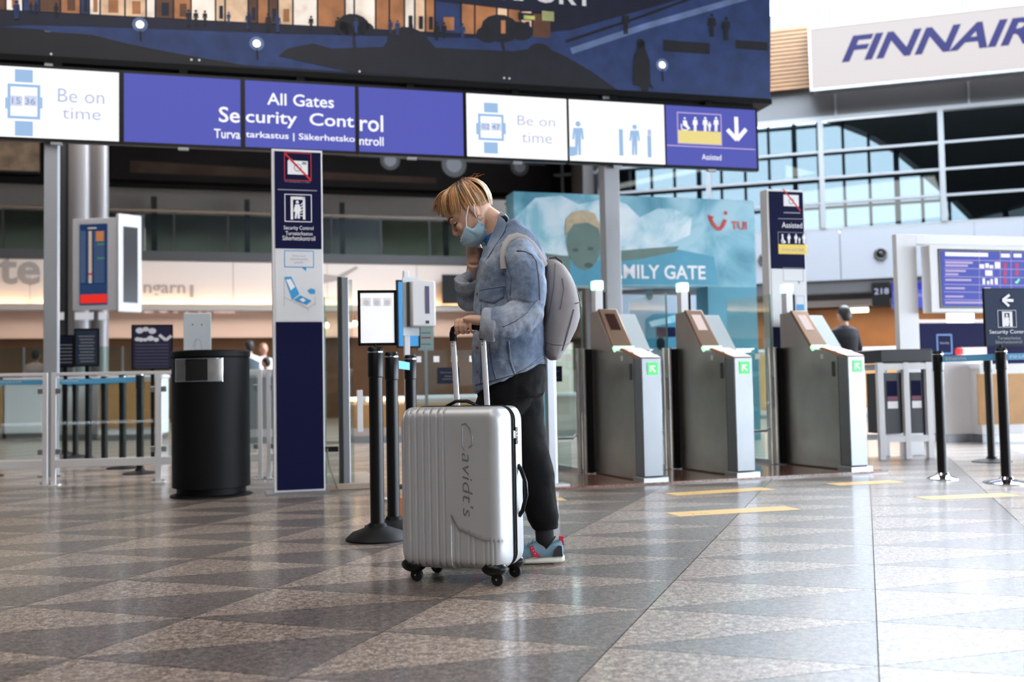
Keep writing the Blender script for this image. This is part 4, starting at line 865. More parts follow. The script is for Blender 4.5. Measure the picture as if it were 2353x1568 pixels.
# dark car billboard on the black soffit
(u0, v0), (u1, v1) = PB.uv(255, 412), PB.uv(1258, 300); o = PB.w(u0, v0, .1)
t = thing('car_billboard', 'dark billboard showing a white car, mostly hidden behind the screens', 'billboard', o); DB = mat('print_car_dark', (15, 12, 11), .8, var=.35, vs=.7, spec=.1)
PB.ubox(G(), u0, 6.12, u1, 9.5, .15, DB, .16).obj('panel', t, o, smooth=0)
g = G(); CW = mat('print_car_white', (196, 196, 200), .5); TY = mat('print_tyre', (20, 20, 22), .5); RM = mat('print_rim', (96, 98, 104), .5)
PB.poly(g, [(770, 348), (880, 350), (1120, 366), (1240, 372), (1240, 330), (770, 300)], CW, .165); PB.poly(g, [(790, 362), (1250, 384), (1250, 376), (790, 352)], TY, .17)
for x, y, r in ((894, 372, .26), (1040, 382, .34), (1190, 386, .26)): PB.disc(g, x, y, r, TY, .175, None, 20); PB.disc(g, x, y, r * .62, RM, .18, None, 20)
PB.poly(g, [(300, 372), (620, 392), (1000, 412), (1000, 425), (300, 400)], mat('print_car_ground', (44, 33, 27), .8, var=.3, vs=1.2, spec=.1), .165); g.obj('car_print', t, o, smooth=0)
(u0, v0), (u1, v1) = PB.uv(-60, 372), PB.uv(92, 318); o = PB.w(u0, v0, .1); t = thing('brown_billboard', 'brown streaky billboard behind the screens at the left edge', 'billboard', o)
PB.ubox(G(), u0, v0 - .2, u1, v1 + 1, .1, mat('print_brown_streaks', (112, 92, 72), .5, var=.5, vs=3), .12).obj('panel', t, o, smooth=0); PB.ubox(G(), u0, v0 - .26, u1, v0 - .2, .12, BLKM, .13).obj('frame', t, o, smooth=0)
# dark screen above the far lane
P = Panel(PB.w(0, 0, .32).to_2d(), 15.8); (u0, v0), (u1, v1) = P.uv(1017, 698), P.uv(1092, 632); o = P.w(u0, v0); t = thing('hanging_screen', 'blank black screen hanging left of the denim jacket', 'screen', o)
P.ubox(G(), u0, v0, u1, v1, .08, BLACK, 0).obj('cabinet', t, o, smooth=0); P.ubox(G(), u0 + .02, v0 + .02, u1 - .02, v1 - .02, .004, MATS['blank_screen'], .004).obj('screen', t, o, smooth=0); P.ubox(G(), u0 + .3, v0 + .3, u1 - .3, v1 - .2, .24, DGREY, -.07).obj('wall_bracket', t, o, smooth=0)

# ------------------------------------------------------------------ right side: stanchions, portal, luggage screen, counters
sr2 = stanchion('black stanchion with chrome foot carrying the Security Control arrow sign', CHROME); sr2.location = gnd(2313, 1111)
sr1 = stanchion('black stanchion with chrome foot left of the arrow sign', CHROME, rbase=.115); sr1.location = gnd(2166, 1101)
add_belt(sr1, sr2.location, 'FINAVIA', .0, .935, texts=((.07, .24),)); add_belt(sr2, (4.6, 7.35, 0), 'FINAVIA', 0, .935, texts=((.06, .26), (.5, .7)))
sr4 = stanchion('black stanchion at the right edge ending the blue belt', CHROME); sr4.location = (4.6, 7.35, 0)
sr3 = stanchion('black stanchion with black foot behind the blue belt', BLKM, r=.034, rbase=.175); sr3.location = gnd(2279, 1062)
PAS = Panel((sr2.location.x, sr2.location.y), 12.); no = V(sr2.location) + V((0, 0, 1.0)); t = thing('arrow_sign', 'dark blue Security Control sign with white left arrow on a stanchion', 'sign', no)
u0, v0, u1, v1 = sign_frame(PAS, t, no, 2266, 663, 2366, 797, mat('slate_blue_board', (36, 50, 78), .6, spec=.2), rim=.008); G().cyl(no + V((0, 0, -.01)), no + V((0, .005, v0 - .99)), .012, BLKM, n=10).obj('stem', t, no)
g = G(); PAS.line(g, [(2303, 690), (2328, 691)], .022, WPRINT, .003); PAS.line(g, [(2319, 678), (2303, 690), (2318, 704)], .02, WPRINT, .004); PAS.frame(g, 2293, 713, 2334, 753, .003, WPRINT, .003)
for r in ((2303, 716, 2307, 751), (2320, 716, 2325, 751), (2303, 716, 2325, 720)): PAS.rect(g, *r, WPRINT, .003)
PAS.disc(g, 2313, 725, .01, WPRINT, .003); PAS.poly(g, [(2309, 729), (2317, 729), (2319, 740), (2317, 750), (2309, 750), (2307, 740)], WPRINT, .003); g.obj('pictogram_print', t, no, smooth=0)
g = G(); PAS.text(g, 'Security Control', 2273, 758, 2362, 770, WPRINT, .003, .0); PAS.text(g, 'Turvatarkastus', 2292, 773, 2345, 781, GREYP, .003); PAS.text(g, 'Säkerhetskontroll', 2287, 782, 2348, 790, GREYP, .003); g.obj('lettering', t, no, smooth=0)
# white portal frame with luggage rules screen
PP = Panel((4.096, 10.371), 15.1); (u0, _), (u1, v1) = PP.uv(2072, 900), PP.uv(2104, 536); o = PP.w(u0, 0)
t = thing('portal_frame', 'white square portal frame around the luggage rules screen', 'frame', o); WB2 = mat('portal_white', (222, 222, 224), .5)
PP.ubox(G(), u0, 0, u1, 2.3, .07, WB2, 0).obj('upright', t, o, smooth=0, bevel=.004); PP.ubox(G(), u0 + 2.6, 0, u0 + 2.6 + (u1 - u0), 2.3, .12, WB2, 0).obj('upright', t, o, smooth=0, bevel=.004); PP.ubox(G(), u1, 2.2, u0 + 2.6, 2.3, .12, WB2, 0).obj('lintel', t, o, smooth=0, bevel=.004)
(a, _), (b, _) = PP.uv(2246, 600), PP.uv(2254, 600); PP.ubox(G(), a, 1.9, b, 2.2, .03, WB2, -.04).obj('hanger', t, o, smooth=0)
PK = Panel(PP.w(0, 0, .14), 15.1); (u0, v0), (u1, v1) = PK.uv(2141, 718), PK.uv(2372, 568); o = PK.w(u0, v0); t = thing('luggage_screen', 'blue luggage rules screen with red crosses in a white cabinet', 'screen', o)
PK.ubox(G(), u0, v0, u1, v1, .14, WB2, 0).obj('cabinet', t, o, smooth=0, bevel=.006); (a, c0_), (_, c1_) = PK.uv(2160, 709), PK.uv(2160, 572); PK.ubox(G(), a, c0_, u1 - .02, c1_, .01, BLACK, .008).obj('bezel', t, o, smooth=0)
(a2, d0), (_, d1) = PK.uv(2165, 704), PK.uv(2165, 577); sb = PK.ubox(G(), a2, d0, u1 - .04, d1, .004, mat('luggage_blue', (78, 92, 196), .4, emit=.75), .011).obj('panel', t, o, smooth=0)
g = G()
for y in (598, 617, 636, 654, 671, 689): PK.line(g, [(2168, y), (2372, y + 3)], .006, INKP, .013)
for x in (2248, 2296, 2321): PK.line(g, [(x, 578), (x + 1, 702)], .005, INKP, .013)
for y, x1 in ((582, 2268), (602, 2233), (609, 2222), (621, 2217), (629, 2200), (642, 2230), (661, 2215), (680, 2212), (694, 2290)): PK.rect(g, 2170, y, x1, y + (7 if y == 582 else 4), INKP if y > 590 else INKW, .014)
for x, y, w, h in ((2249, 608, 10, 9), (2262, 606, 8, 10), (2272, 610, 8, 7), (2284, 603, 12, 14), (2262, 622, 16, 12), (2256, 640, 5, 14), (2266, 646, 5, 8), (2274, 642, 5, 12), (2284, 640, 6, 14), (2260, 662, 14, 8), (2258, 680, 8, 10), (2298, 584, 20, 8), (2327, 584, 18, 8)): PK.rect(g, x, y, x + w, y + h, INKW, .014)
for x, y in ((2307, 611), (2334, 611), (2307, 628), (2334, 628), (2307, 646)): PK.line(g, [(x - 3, y - 5), (x + 3, y + 5)], .018, RD, .014); PK.line(g, [(x + 3, y - 5), (x - 3, y + 5)], .018, RD, .015)
PK.line(g, [(2331, 648), (2334, 651), (2340, 642)], .018, GREENA, .014); g.obj('rules_print', sb, smooth=0, org=o)
PLm = Panel(PP.w(0, 0, -.35), 15.1); c = PLm.pt(2212, 728); t = thing('white_lamp_box', 'glowing white lamp box under the luggage screen', 'lamp', c); g = G(); PLm.box(g, 2184, 741, 2240, 714, .08, mat('lamp_box_white', (255, 255, 255), .4, emit=2.2), 0); g.obj('diffuser', t, c, bevel=.01); g = G(); PLm.box(g, 2184, 717, 2240, 711, .09, WB2, .005); g.obj('housing', t, c, smooth=0)
# navy counter, white desk with wood end
b = gnd(2150, 1014); P = Panel((b.x, b.y + .85), 12.); (u0, v0), (u1, v1) = P.uv(2112, 818), P.uv(2290, 742); o = P.w(u0, 0); t = thing('navy_backboard', 'navy board with a blue framed square behind the right belt', 'board', o)
P.ubox(G(), u0, 0, u1 + 1.3, v1, .06, NAVY, 0).obj('board', t, o, smooth=0); P.ubox(G(), u0 - .12, 0, u0, v1 + .04, .08, BEIGE, .01).obj('edge_post', t, o, smooth=0); P.ubox(G(), u0 - .12, v1, u1 + 1.3, v1 + .05, .08, BEIGE, .01).obj('top_rail', t, o, smooth=0); g = G(); P.frame(g, 2153, 768, 2187, 815, .02, mat('blue_frame_print', (40, 98, 160), .4), .004); P.text(g, 'Security', 2160, 786, 2180, 792, GREYP, .004); g.obj('square_print', t, o, smooth=0)
counter(2176, 2252, 828, 1016, 4, 'white desk with black plinth behind the right stanchions', WHITE, depth=.5)
counter(2258, 2420, 836, 1016, 4, 'desk with light wood front at the right edge', WHITE, WOOD, (2250, 2420), depth=.5)
b = gnd(2225, 1014); P = Panel((b.x, b.y + .1), 4.); c = P.pt(2230, 824); t = thing('card_tray', 'red and white card tray on the white desk', 'tray', c); g = G(); P.box(g, 2208, 822, 2268, 799, .1, mat('pale_card', (226, 206, 204), .5), 0); g.obj('cards', t, c, smooth=0); g = G(); P.box(g, 2204, 815, 2213, 801, .11, REDP, .005); g.obj('red_end', t, c, smooth=0); g = G(); P.box(g, 2203, 824, 2286, 820, .14, REDP, .02); g.obj('tray_base', t, c, smooth=0)
# rack trolley
b = gnd(2080, 1056); PK2 = Panel((b.x, b.y), 8.); (u0, _), (u1, v1) = PK2.uv(2022, 1000), PK2.uv(2142, 832); t = thing('luggage_gauge_rack', 'white open rack with dark pockets beside the right gate', 'rack', b)
for u in (u0, (u0 + u1) / 2 - .02, u1 - .07):
    for off in (0, -.42): PK2.ubox(G(), u, 0, u + .06, v1, .05, WB2, off).obj('post', t, b, smooth=0, bevel=.003)
for v in (.17, v1 - .07):
    for off in (0, -.42): PK2.ubox(G(), u0, v, u1, v + .06, .045, WB2, off - .002).obj('rail', t, b, smooth=0)
PK2.ubox(G(), u0 + .03, v1, u1, v1 + .13, .5, mat('black_bin_top', (26, 27, 30), .5), .01).obj('black_tray', t, b, smooth=0, bevel=.01)
for a, bb in ((u0 + .08, (u0 + u1) / 2 - .04), ((u0 + u1) / 2 + .05, u1 - .08)):
    PK2.ubox(G(), a, .25, bb, v1 - .1, .35, mat('rack_black', (36, 38, 42), .4), -.04).obj('pocket', t, b, smooth=0)
    g = G(); PK2.urect(g, a + .03, .62, bb - .03, v1 - .18, NAVY, -.035); PK2.urect(g, a + .03, .58, bb - .03, .62, mat('pocket_red', (120, 60, 84), .5), -.034); PK2.urect(g, a + .03, .5, bb - .03, .57, WPRINT, -.034); g.obj('pocket_print', t, b, smooth=0)
# check-in desk displays
PX = Panel(PR.w(0, 0, .12), -16.); c = PX.pt(2024, 675); t = thing('desk_number_display', 'black check-in desk display numbered 218', 'screen', c); g = G(); PX.box(g, 2003, 703, 2046, 650, .1, BLACK, 0); g.obj('cabinet', t, c, smooth=0); g = G(); PX.text(g, '218', 2009, 662, 2042, 677, INKV, .004, .01); g.obj('digits', t, c, smooth=0)
c = PX.pt(2100, 680); t = thing('check_in_screen', 'bright blue check-in screen right of the number 218', 'screen', c); g = G(); PX.box(g, 2048, 708, 2150, 648, .1, BLACK, -.004); g.obj('cabinet', t, c, smooth=0); g = G(); PX.box(g, 2049, 707, 2149, 649, .004, mat('check_in_blue', (92, 104, 222), .4, emit=.9), 0); pn_ = g.obj('panel', t, c, smooth=0); g = G(); PX.rect(g, 2050, 664, 2148, 652, mat('check_in_deep', (64, 62, 190), .4, emit=.8), .003); PX.text(g, 'FINNAIR', 2068, 674, 2130, 684, INKP, .004, 0., .3); g.obj('screen_print', pn_, c, smooth=0)
c = PX.pt(1978, 702); ob_ = thing('check_in_strip_lamp', 'warm strip lamp under the check-in ceiling left of 218', 'lamp', c); g = G(); PX.box(g, 1950, 708, 2004, 698, .1, WB, -1.2); g.obj('diffuser', ob_, c, smooth=0); g = G(); PX.box(g, 1950, 698, 2004, 695, .12, ALU, -1.19); g.obj('housing', ob_, c, smooth=0)
b = gnd(2000, 976); counter(1740, 2090, 800, 962, -10, 'long check-in desk behind the gates', BEIGE, WOOD, (1750, 2080))
# ------------------------------------------------------------------ suitcase
SILV = mat('silver_shell', (190, 192, 194), .42, .38, bump=.03, bs=900); SILD = mat('shell_mark', (108, 110, 114), .4, .5)
SA = radians(-22); sc_loc = V((-.055, 3.90, 0)) - V((cos(SA), sin(SA), 0)) * .45
case = thing('suitcase', 'large silver hard-shell suitcase with grooved front standing on four wheels', 'suitcase', sc_loc, SA)
SW, SD, SZ0, SZ1 = .45, .275, .058, .70
GL = [.028, .058, .086, .118, .147, .180, .208]; GRr = [.246, .268, .312, .334, .376, .397, .415]
ZC = [(.236, .275), (.246, .255), (.268, .222), (.312, .206), (.334, .196), (.378, .182), (.45, .176)]
def zc(u):
    if u <= ZC[0][0]: return 9.
    for (a, b), (c_, d_) in zip(ZC[:-1], ZC[1:]):
        if u <= c_: return b + (d_ - b) * (u - a) / (c_ - a)
    return ZC[-1][1]
def shell(yb, yf, detailed):
    sgn = 1 if yf < yb else -1; N = 200 if detailed else 48; rings = []; R = .05; rc = .045
    for i in range(N + 1):
        u = SW * i / N; du = min(u, SW - u); e = R - sqrt(max(0, R * R - (R - du) ** 2)) if du < R else 0
        if i in (0, N): e = R
        z0, z1, yo = SZ0 + e, SZ1 - e, yf + sgn * e * .95
        prof = [(yb, z0)]
        prof += [(yo + sgn * (rc - rc * sin(a)), z0 + rc - rc * cos(a)) for a in [pi / 2 * k / 8 for k in range(9)]]
        M = 60 if detailed else 10
        prof += [(yo, z0 + rc + (z1 - z0 - 2 * rc) * k / M) for k in range(1, M)]
        prof += [(yo + sgn * (rc - rc * cos(a)), z1 - rc + rc * sin(a)) for a in [pi / 2 * k / 8 for k in range(9)]]
        prof += [(yb, z1)]
        ring = []
        for (y, z) in prof:
            dpt = 0.
            if detailed and y < yb - .001:
                if u < .236:
                    for gq in GL: dpt = max(dpt, .0055 * max(0, 1 - abs(u - gq) / .0055))
                elif z < zc(u):
                    dpt = .0035
                    for gq in GRr: dpt = max(dpt, .0035 + .004 * max(0, 1 - abs(u - gq) / .006))
            k = 1 if z < z1 - rc else 0
            zz = z - (dpt if z > SZ1 - .03 else 0) + (dpt if z < SZ0 + .02 else 0)
            ring.append((u, y + sgn * dpt if z < SZ1 - .01 else y, zz))
        rings.append(ring)
    g = G(); g.loft(rings, SILV, cap=True, close=False); return g
ce = shell(.118, 0, True).obj('front_shell', case, smooth=50); shell(.162, SD, False).obj('back_shell', case, smooth=50)
def rrect(x0, x1, z0, z1, r, y, n=8):
    pts = []
    for cx, cz, a0 in ((x1 - r, z1 - r, 0), (x0 + r, z1 - r, 90), (x0 + r, z0 + r, 180), (x1 - r, z0 + r, 270)):
        pts += [(cx + r * cos(radians(a0 + 90 * k / n)), y, cz + r * sin(radians(a0 + 90 * k / n))) for k in range(n + 1)]
    return pts
g = G(); g.loft([rrect(.004, SW - .004, SZ0 + .002, SZ1 - .002, .055, y) for y in (.116, .166)], BLACK); g.obj('zip_band', case)
for yy in (.121, .14, .159):
    g = G(); ring = rrect(.001, SW - .001, SZ0, SZ1, .057, yy, 10); g.tube(ring + ring[:2], .0038, RUBBER, 6, cap=False); g.obj('zip', case)
# logo, embossed, reading downwards
SILE = mat('emboss_edge', (140, 142, 146), .35, .6)
g = G(); g.tube([(.290, -.001, .628), (.292, -.001, .60), (.291, -.001, .545), (.296, -.001, .533)], .002, SILE, 6); g.tube([(.288, -.001, .632), (.306, -.001, .636), (.324, -.001, .615), (.334, -.001, .58), (.332, -.001, .552), (.318, -.001, .540)], .0019, SILE, 6); g.obj('embossed_letter', ce)
vs, fs = text_geo("avidt's", -.010, .2)
g = G(); g.add([(.288 + b * .045, -.0012, .52 - a * .25) for a, b in vs], fs, SILE); g.obj('embossed_logo', ce, smooth=0)
g = G(); g.tube([(x, -.0005 if x < .42 else .004, z) for x, z in ZC[:-1]] + [(.435, .012, .178)], .0014, SILD, 5); g.obj('groove_edge', ce)
# corner guards + casters
for i, (x, y) in enumerate(((.045, .045), (SW - .05, .045), (SW - .05, SD - .045), (.045, SD - .045))):
    k = thing('caster', None, None); k.parent = case; k.location = (x, y, 0); dirx = -1 if x < .2 else 1
    g = G(); g.ell((0, 0, .066), (.054, .046, .030), BLACK, 14); g.obj('corner_guard', k)
    sw = .012 * (1 if i else 1)
    for s in (-1, 1): g = G(); g.tube([(0, s * .011, .058), (.006, s * .013, .045), (sw, s * .013, .026)], [(.016, .003), (.014, .003), (.009, .003)], BLACK, 8, ref=(1, 0, 0)); g.obj('fork', k)
    g = G(); g.cyl((sw, -.009, .0255), (sw, .009, .0255), .0255, RUBBER, n=24); g.obj('wheel', k, bevel=.003)
    g = G(); g.cyl((sw, -.0165, .0255), (sw, .0165, .0255), .004, CHROME, n=8); g.obj('axle', k)
# telescopic handle
HX0, HX1, HY = .163, .301, .232; tel = thing('telescopic_handle', None, None); tel.parent = case
for x in (HX0, HX1):
    xt = x - .016; g = G(); g.tube([(x, HY, .66), (xt, HY, .985)], [(.0125, .0075)] * 2, mat('white_aluminium', (226, 228, 234), .35, .25), 16, ref=(1, 0, 0)); tb = g.obj('tube', tel)
    g = G(); [g.cyl((xt, HY - .008, z), (xt, HY - .0065, z), .0026, DGREY, n=8) for z in (.955, .968)]; g.obj('rivet', tel)
gx0, gx1 = HX0 - .016, HX1 - .016
g = G(); g.tube([(gx0, HY, .975), (gx0, HY, 1.005), (gx0 + .006, HY, 1.022), (gx0 + .022, HY, 1.032), ((gx0 + gx1) / 2, HY, 1.035), (gx1 - .022, HY, 1.032), (gx1 - .006, HY, 1.022), (gx1, HY, 1.005), (gx1, HY, .975)], [(.0155, .012), (.0165, .013), (.0175, .014), (.016, .0135), (.0145, .013), (.016, .0135), (.0175, .014), (.0165, .013), (.0155, .012)], BLACK, 14, ref=(1, 0, 0)); g.obj('grip', tel)
g = G(); g.tube([(.14, .14, .695), (.165, .14, .706), (.20, .14, .722), (.25, .14, .722), (.285, .14, .708), (.31, .14, .695)], [(.009, .005), (.01, .006), (.011, .007), (.011, .007), (.01, .006), (.009, .005)], BLACK, 10, ref=(0, 1, 0)); g.obj('top_handle', case)
g = G(); g.tube([(SW - .002, .19, .46), (SW + .012, .19, .44), (SW + .03, .19, .39), (SW + .033, .19, .34), (SW + .014, .19, .275), (SW - .002, .19, .255)], [.009, .009, .0085, .0085, .009, .010], BLACK, 10); g.obj('side_handle', case)
g = G(); g.box(SW - .012, SW + .007, .150, .176, .545, .615, BLACK); lk = g.obj('lock', case, bevel=.003)
for z in (.565, .58, .595): g = G(); g.box(SW + .006, SW + .0095, .156, .17, z - .004, z + .004, CHROME); g.obj('dial', lk, smooth=0)
g = G(); g.box(SW - .004, SW + .008, .128, .152, .57, .60, CHROME); g.obj('zip_puller', case, bevel=.002)
# ------------------------------------------------------------------ person
from mathutils.bvhtree import BVHTree
Y0 = 4.42
def S(x, y, dy=0.): return atY(x, y, Y0 + dy)
SKIN = mat('skin', (212, 170, 146), .5, var=.05, vs=30); SKIN.node_tree.nodes['Principled BSDF'].inputs['Subsurface Weight'].default_value = .12
SKIN.node_tree.nodes['Principled BSDF'].inputs['Subsurface Radius'].default_value = (.012, .005, .003)
E0 = S(1093, 490); FWD = V((-.8, 0, -.6)); UP = V((-.6, 0, .8)); LAT = V((0, -1, 0))
def Hd(f, u, w=0.): return E0 + FWD * f + UP * u + LAT * w
def sup(c, ax, ay, a, b, n=28, p=2.3):
    out = []
    for j in range(n):
        t = 2 * pi * j / n; ct, s_ = cos(t), sin(t)
        out.append(c + ax * (a * math.copysign(abs(ct) ** (2 / p), ct)) + ay * (b * math.copysign(abs(s_) ** (2 / p), s_)))
    return out
HEADT = [(.128, .045, -.045, .035), (.122, .062, -.06, .05), (.106, .088, -.077, .064), (.085, .104, -.085, .072), (.06, .114, -.088, .0755), (.038, .118, -.088, .076), (.026, .114, -.087, .0755), (.014, .105, -.085, .0745),
         (.0, .109, -.082, .072), (-.02, .113, -.07, .069), (-.04, .117, -.05, .064), (-.052, .113, -.04, .06), (-.068, .110, -.02, .053), (-.085, .111, .0, .043), (-.098, .104, .02, .032), (-.105, .09, .04, .018)]
def head_rings(off=0., tab=HEADT):
    return [sup(Hd((a + b) / 2, u, 0), FWD, LAT, (a - b) / 2 + off, hw + off) for u, a, b, hw in tab]
g = G(); g.loft(head_rings(), SKIN)
hm = Matrix((FWD, UP, LAT)).transposed()
# nose, brow, lips, chin, cheek, ears
g.tube([Hd(.108, .032), Hd(.116, .012), Hd(.126, -.008), Hd(.130, -.020)], [(.007, .006), (.008, .007), (.010, .010), (.011, .013)], SKIN, 12, ref=tuple(FWD))
g.ell(Hd(.124, -.021), (.013, .010, .0135), SKIN, 12, hm)
for s in (-1, 1):
    g.ell(Hd(.114, -.023, s * .0115), (.011, .008, .008), SKIN, 10, hm); g.ell(Hd(.104, .036, s * .03), (.014, .008, .024), SKIN, 12, hm); g.ell(Hd(.092, -.012, s * .04), (.02, .02, .016), SKIN, 12, hm)
    g.ell(Hd(.002, .004, s * .077), (.017, .031, .008), SKIN, 14, hm); g.ell(Hd(.006, -.022, s * .0745), (.009, .011, .006), SKIN, 10, hm); g.ell(Hd(.096, .015, s * .031), (.012, .010, .013), SKIN, 12, hm)
g.ell(Hd(.117, -.046), (.009, .006, .02), SKIN, 12, hm); g.ell(Hd(.114, -.056), (.009, .006, .018), SKIN, 12, hm); g.ell(Hd(.106, -.084), (.015, .013, .018), SKIN, 12, hm)
# neck, trunk, legs
g.tube([Hd(-.02, -.02), Hd(-.035, -.07), S(1140, 530), S(1152, 556)], [.052, .054, .058, .07], SKIN, 20)
g.tube([S(1152, 545), S(1165, 585), S(1170, 650), S(1175, 730), S(1172, 800), S(1175, 855), S(1180, 890)], [(.06, .07), (.09, .15), (.105, .16), (.10, .14), (.095, .135), (.105, .15), (.08, .13)], SKIN, 24, ref=(1, 0, 0))
SH_L, EL_L, WR_L = S(1180, 585, -.15), S(1208, 712, -.205), S(1113, 741, -.235)
SH_R, EL_R, WR_R = S(1150, 590, .15), S(1084, 690, .19), S(1088, 606, .055)
g.tube([S(1165, 575, -.05), SH_L, SH_L.lerp(EL_L, .5), EL_L, EL_L.lerp(WR_L, .4), WR_L], [.06, .055, .047, .04, .038, .026], SKIN, 16)
g.tube([S(1160, 580, .05), SH_R, SH_R.lerp(EL_R, .5), EL_R, EL_R.lerp(WR_R, .4), WR_R], [.06, .055, .047, .04, .038, .028], SKIN, 16)
HIPR, KNR, ANR = S(1196, 880, .06), S(1216, 1020, .03), S(1250, 1225, .02)
HIPL, KNL, ANL = S(1172, 880, -.04), S(1128, 1025, -.02), S(1120, 1225, .0)
for a, k, b in ((HIPR, KNR, ANR), (HIPL, KNL, ANL)): g.tube([a, a.lerp(k, .5), k, k.lerp(b, .35), b], [.085, .07, .052, .05, .034], SKIN, 16)
for b, dx in ((ANR, -.16), (ANL, -.16)): g.tube([b, b + V((.0, 0, -.06)), V((b.x - .05, b.y, .045)), V((b.x - .14, b.y, .03))], [.034, .036, .036, .026], SKIN, 12)
# near hand: over the suitcase grip
rs = Matrix.Rotation(SA, 3, 'Z'); bar = lambda u, dz=0., dn=0.: sc_loc + rs @ V((u, HY + dn, 1.035 + dz))
ub = (gx0 + gx1) / 2
kn = [bar(ub - .036 + i * .0215 - .006, .0285 - (.003 if i in (0, 3) else 0), -.004) for i in range(4)]     # knuckles: index at the left
kb = [bar(ub - .020 + i * .019, .034, .05) for i in range(4)]
pal = kn[1].lerp(kn[2], .5)
wr2 = WR_L
g.tube([wr2, wr2.lerp(pal, .35) + V((0, 0, .003)), wr2.lerp(pal, .75) + V((0, 0, .003)), pal], [(.022, .03), (.024, .037), (.02, .044), (.013, .042)], SKIN, 16, ref=(0, 0, 1))
for i in range(4):
    r = (.0088, .0095, .0092, .0080)[i]; u = ub - .042 + i * .0215
    g.tube([kn[i].lerp(pal, .35) + V((0, .012, .0)), kn[i], bar(u, .020, -.021), bar(u, .0, -.0275), bar(u, -.018, -.022), bar(u + .001, -.027, -.006), bar(u + .002, -.026, .008)], [r * 1.15, r * 1.12, r, r * .98, r * .92, r * .86, r * .66], SKIN, 12)
g.tube([wr2.lerp(pal, .45) + V((-.02, 0, -.008)), bar(ub - .05, .012, .03), bar(ub - .058, -.012, .016), bar(ub - .052, -.026, -.004), bar(ub - .040, -.031, -.016)], [.015, .013, .0115, .0105, .008], SKIN, 12)
# far hand: palm and fingers round the phone at the cheek
ph_a, ph_b = S(1071, 558, .085), S(1110, 474, .085); phd = (ph_b - ph_a).normalized(); phw = phd.cross(V((0, 1, 0))).normalized()
if phw.x > 0: phw = -phw          # points to the face front
pc = ph_a.lerp(ph_b, .5)
hp = lambda along, across, out: ph_a + phd * along + phw * across + V((0, out, 0))
g.tube([WR_R, S(1088, 588, .055), S(1090, 572, .07), hp(.03, -.012, .022), hp(.055, -.01, .026)], [(.027, .021), (.033, .023), (.036, .022), (.034, .016), (.03, .012)], SKIN, 16, ref=(1, 0, 0))
for i in range(4):
    al = .022 + i * .0195
    g.tube([hp(.03 + i * .012, -.028, .022), hp(al + .012, -.045, .018), hp(al + .016, -.047, .002), hp(al + .018, -.040, -.010)][:3] + [hp(al + .018, -.041, -.008)], [.010, .0092, .0085, .007], SKIN, 10) if False else g.tube([hp(.025 + i * .010, .0, .026), hp(al + .014, .026, .022), hp(al + .02, .042, .012), hp(al + .021, .0435, -.002)], [.0105, .0095, .0088, .007], SKIN, 10)
g.tube([S(1096, 590, .05), S(1103, 574, .055), hp(.028, -.042, .008), hp(.055, -.042, -.002)], [.016, .0145, .0105, .008], SKIN, 12)
g.ell(S(1098, 581, .05), (.016, .018, .028), SKIN, 12)
person = g.obj('person', None, (E0.x, Y0, 0)); bake(person, .0034, 4)
tagp(person, 'person in a denim jacket and black trousers, looking down with a phone at the cheek', 'person')
PO = V((E0.x, Y0, 0))
def part(g, name, par=person, **k): return g.obj(name, par, PO, **k)
# eyes, brow, earring
EYEW = mat('eye_white', (225, 220, 215), .25); IRIS = mat('iris', (58, 46, 40), .2); LASH = mat('lash_brown', (46, 30, 24), .6)
for s in (1, -1):
    g = G(); g.ell(Hd(.0975, .014, s * .0315), (.0105, .0095, .0108), EYEW, 14, hm); ey = part(g, 'eye'); g = G(); g.ell(Hd(.1075, .011, s * .033), (.004, .005, .005), IRIS, 10, hm); part(g, 'iris', ey)
    g = G(); g.tube([Hd(.112, .013, s * .018), Hd(.1115, .0085, s * .028), Hd(.105, .0075, s * .040), Hd(.092, .010, s * .050)], [.0018, .0034, .0034, .0014], LASH, 6); part(g, 'eyelash', ey)
    g = G(); g.tube([Hd(.121, .036, s * .012), Hd(.119, .041, s * .026), Hd(.110, .043, s * .041), Hd(.094, .038, s * .055)], [(.004, .0055), (.004, .0062), (.0034, .005), (.0014, .0025)], LASH, 8, ref=tuple(FWD)); part(g, 'eyebrow')
g = G(); g.tube([Hd(.004 + .0115 * sin(a), -.040 - .0115 * cos(a) + .0, .0835) for a in [2 * pi * k / 20 for k in range(21)]], .0014, mat('gold', (222, 190, 140), .2, 1.), 6); part(g, 'earring')
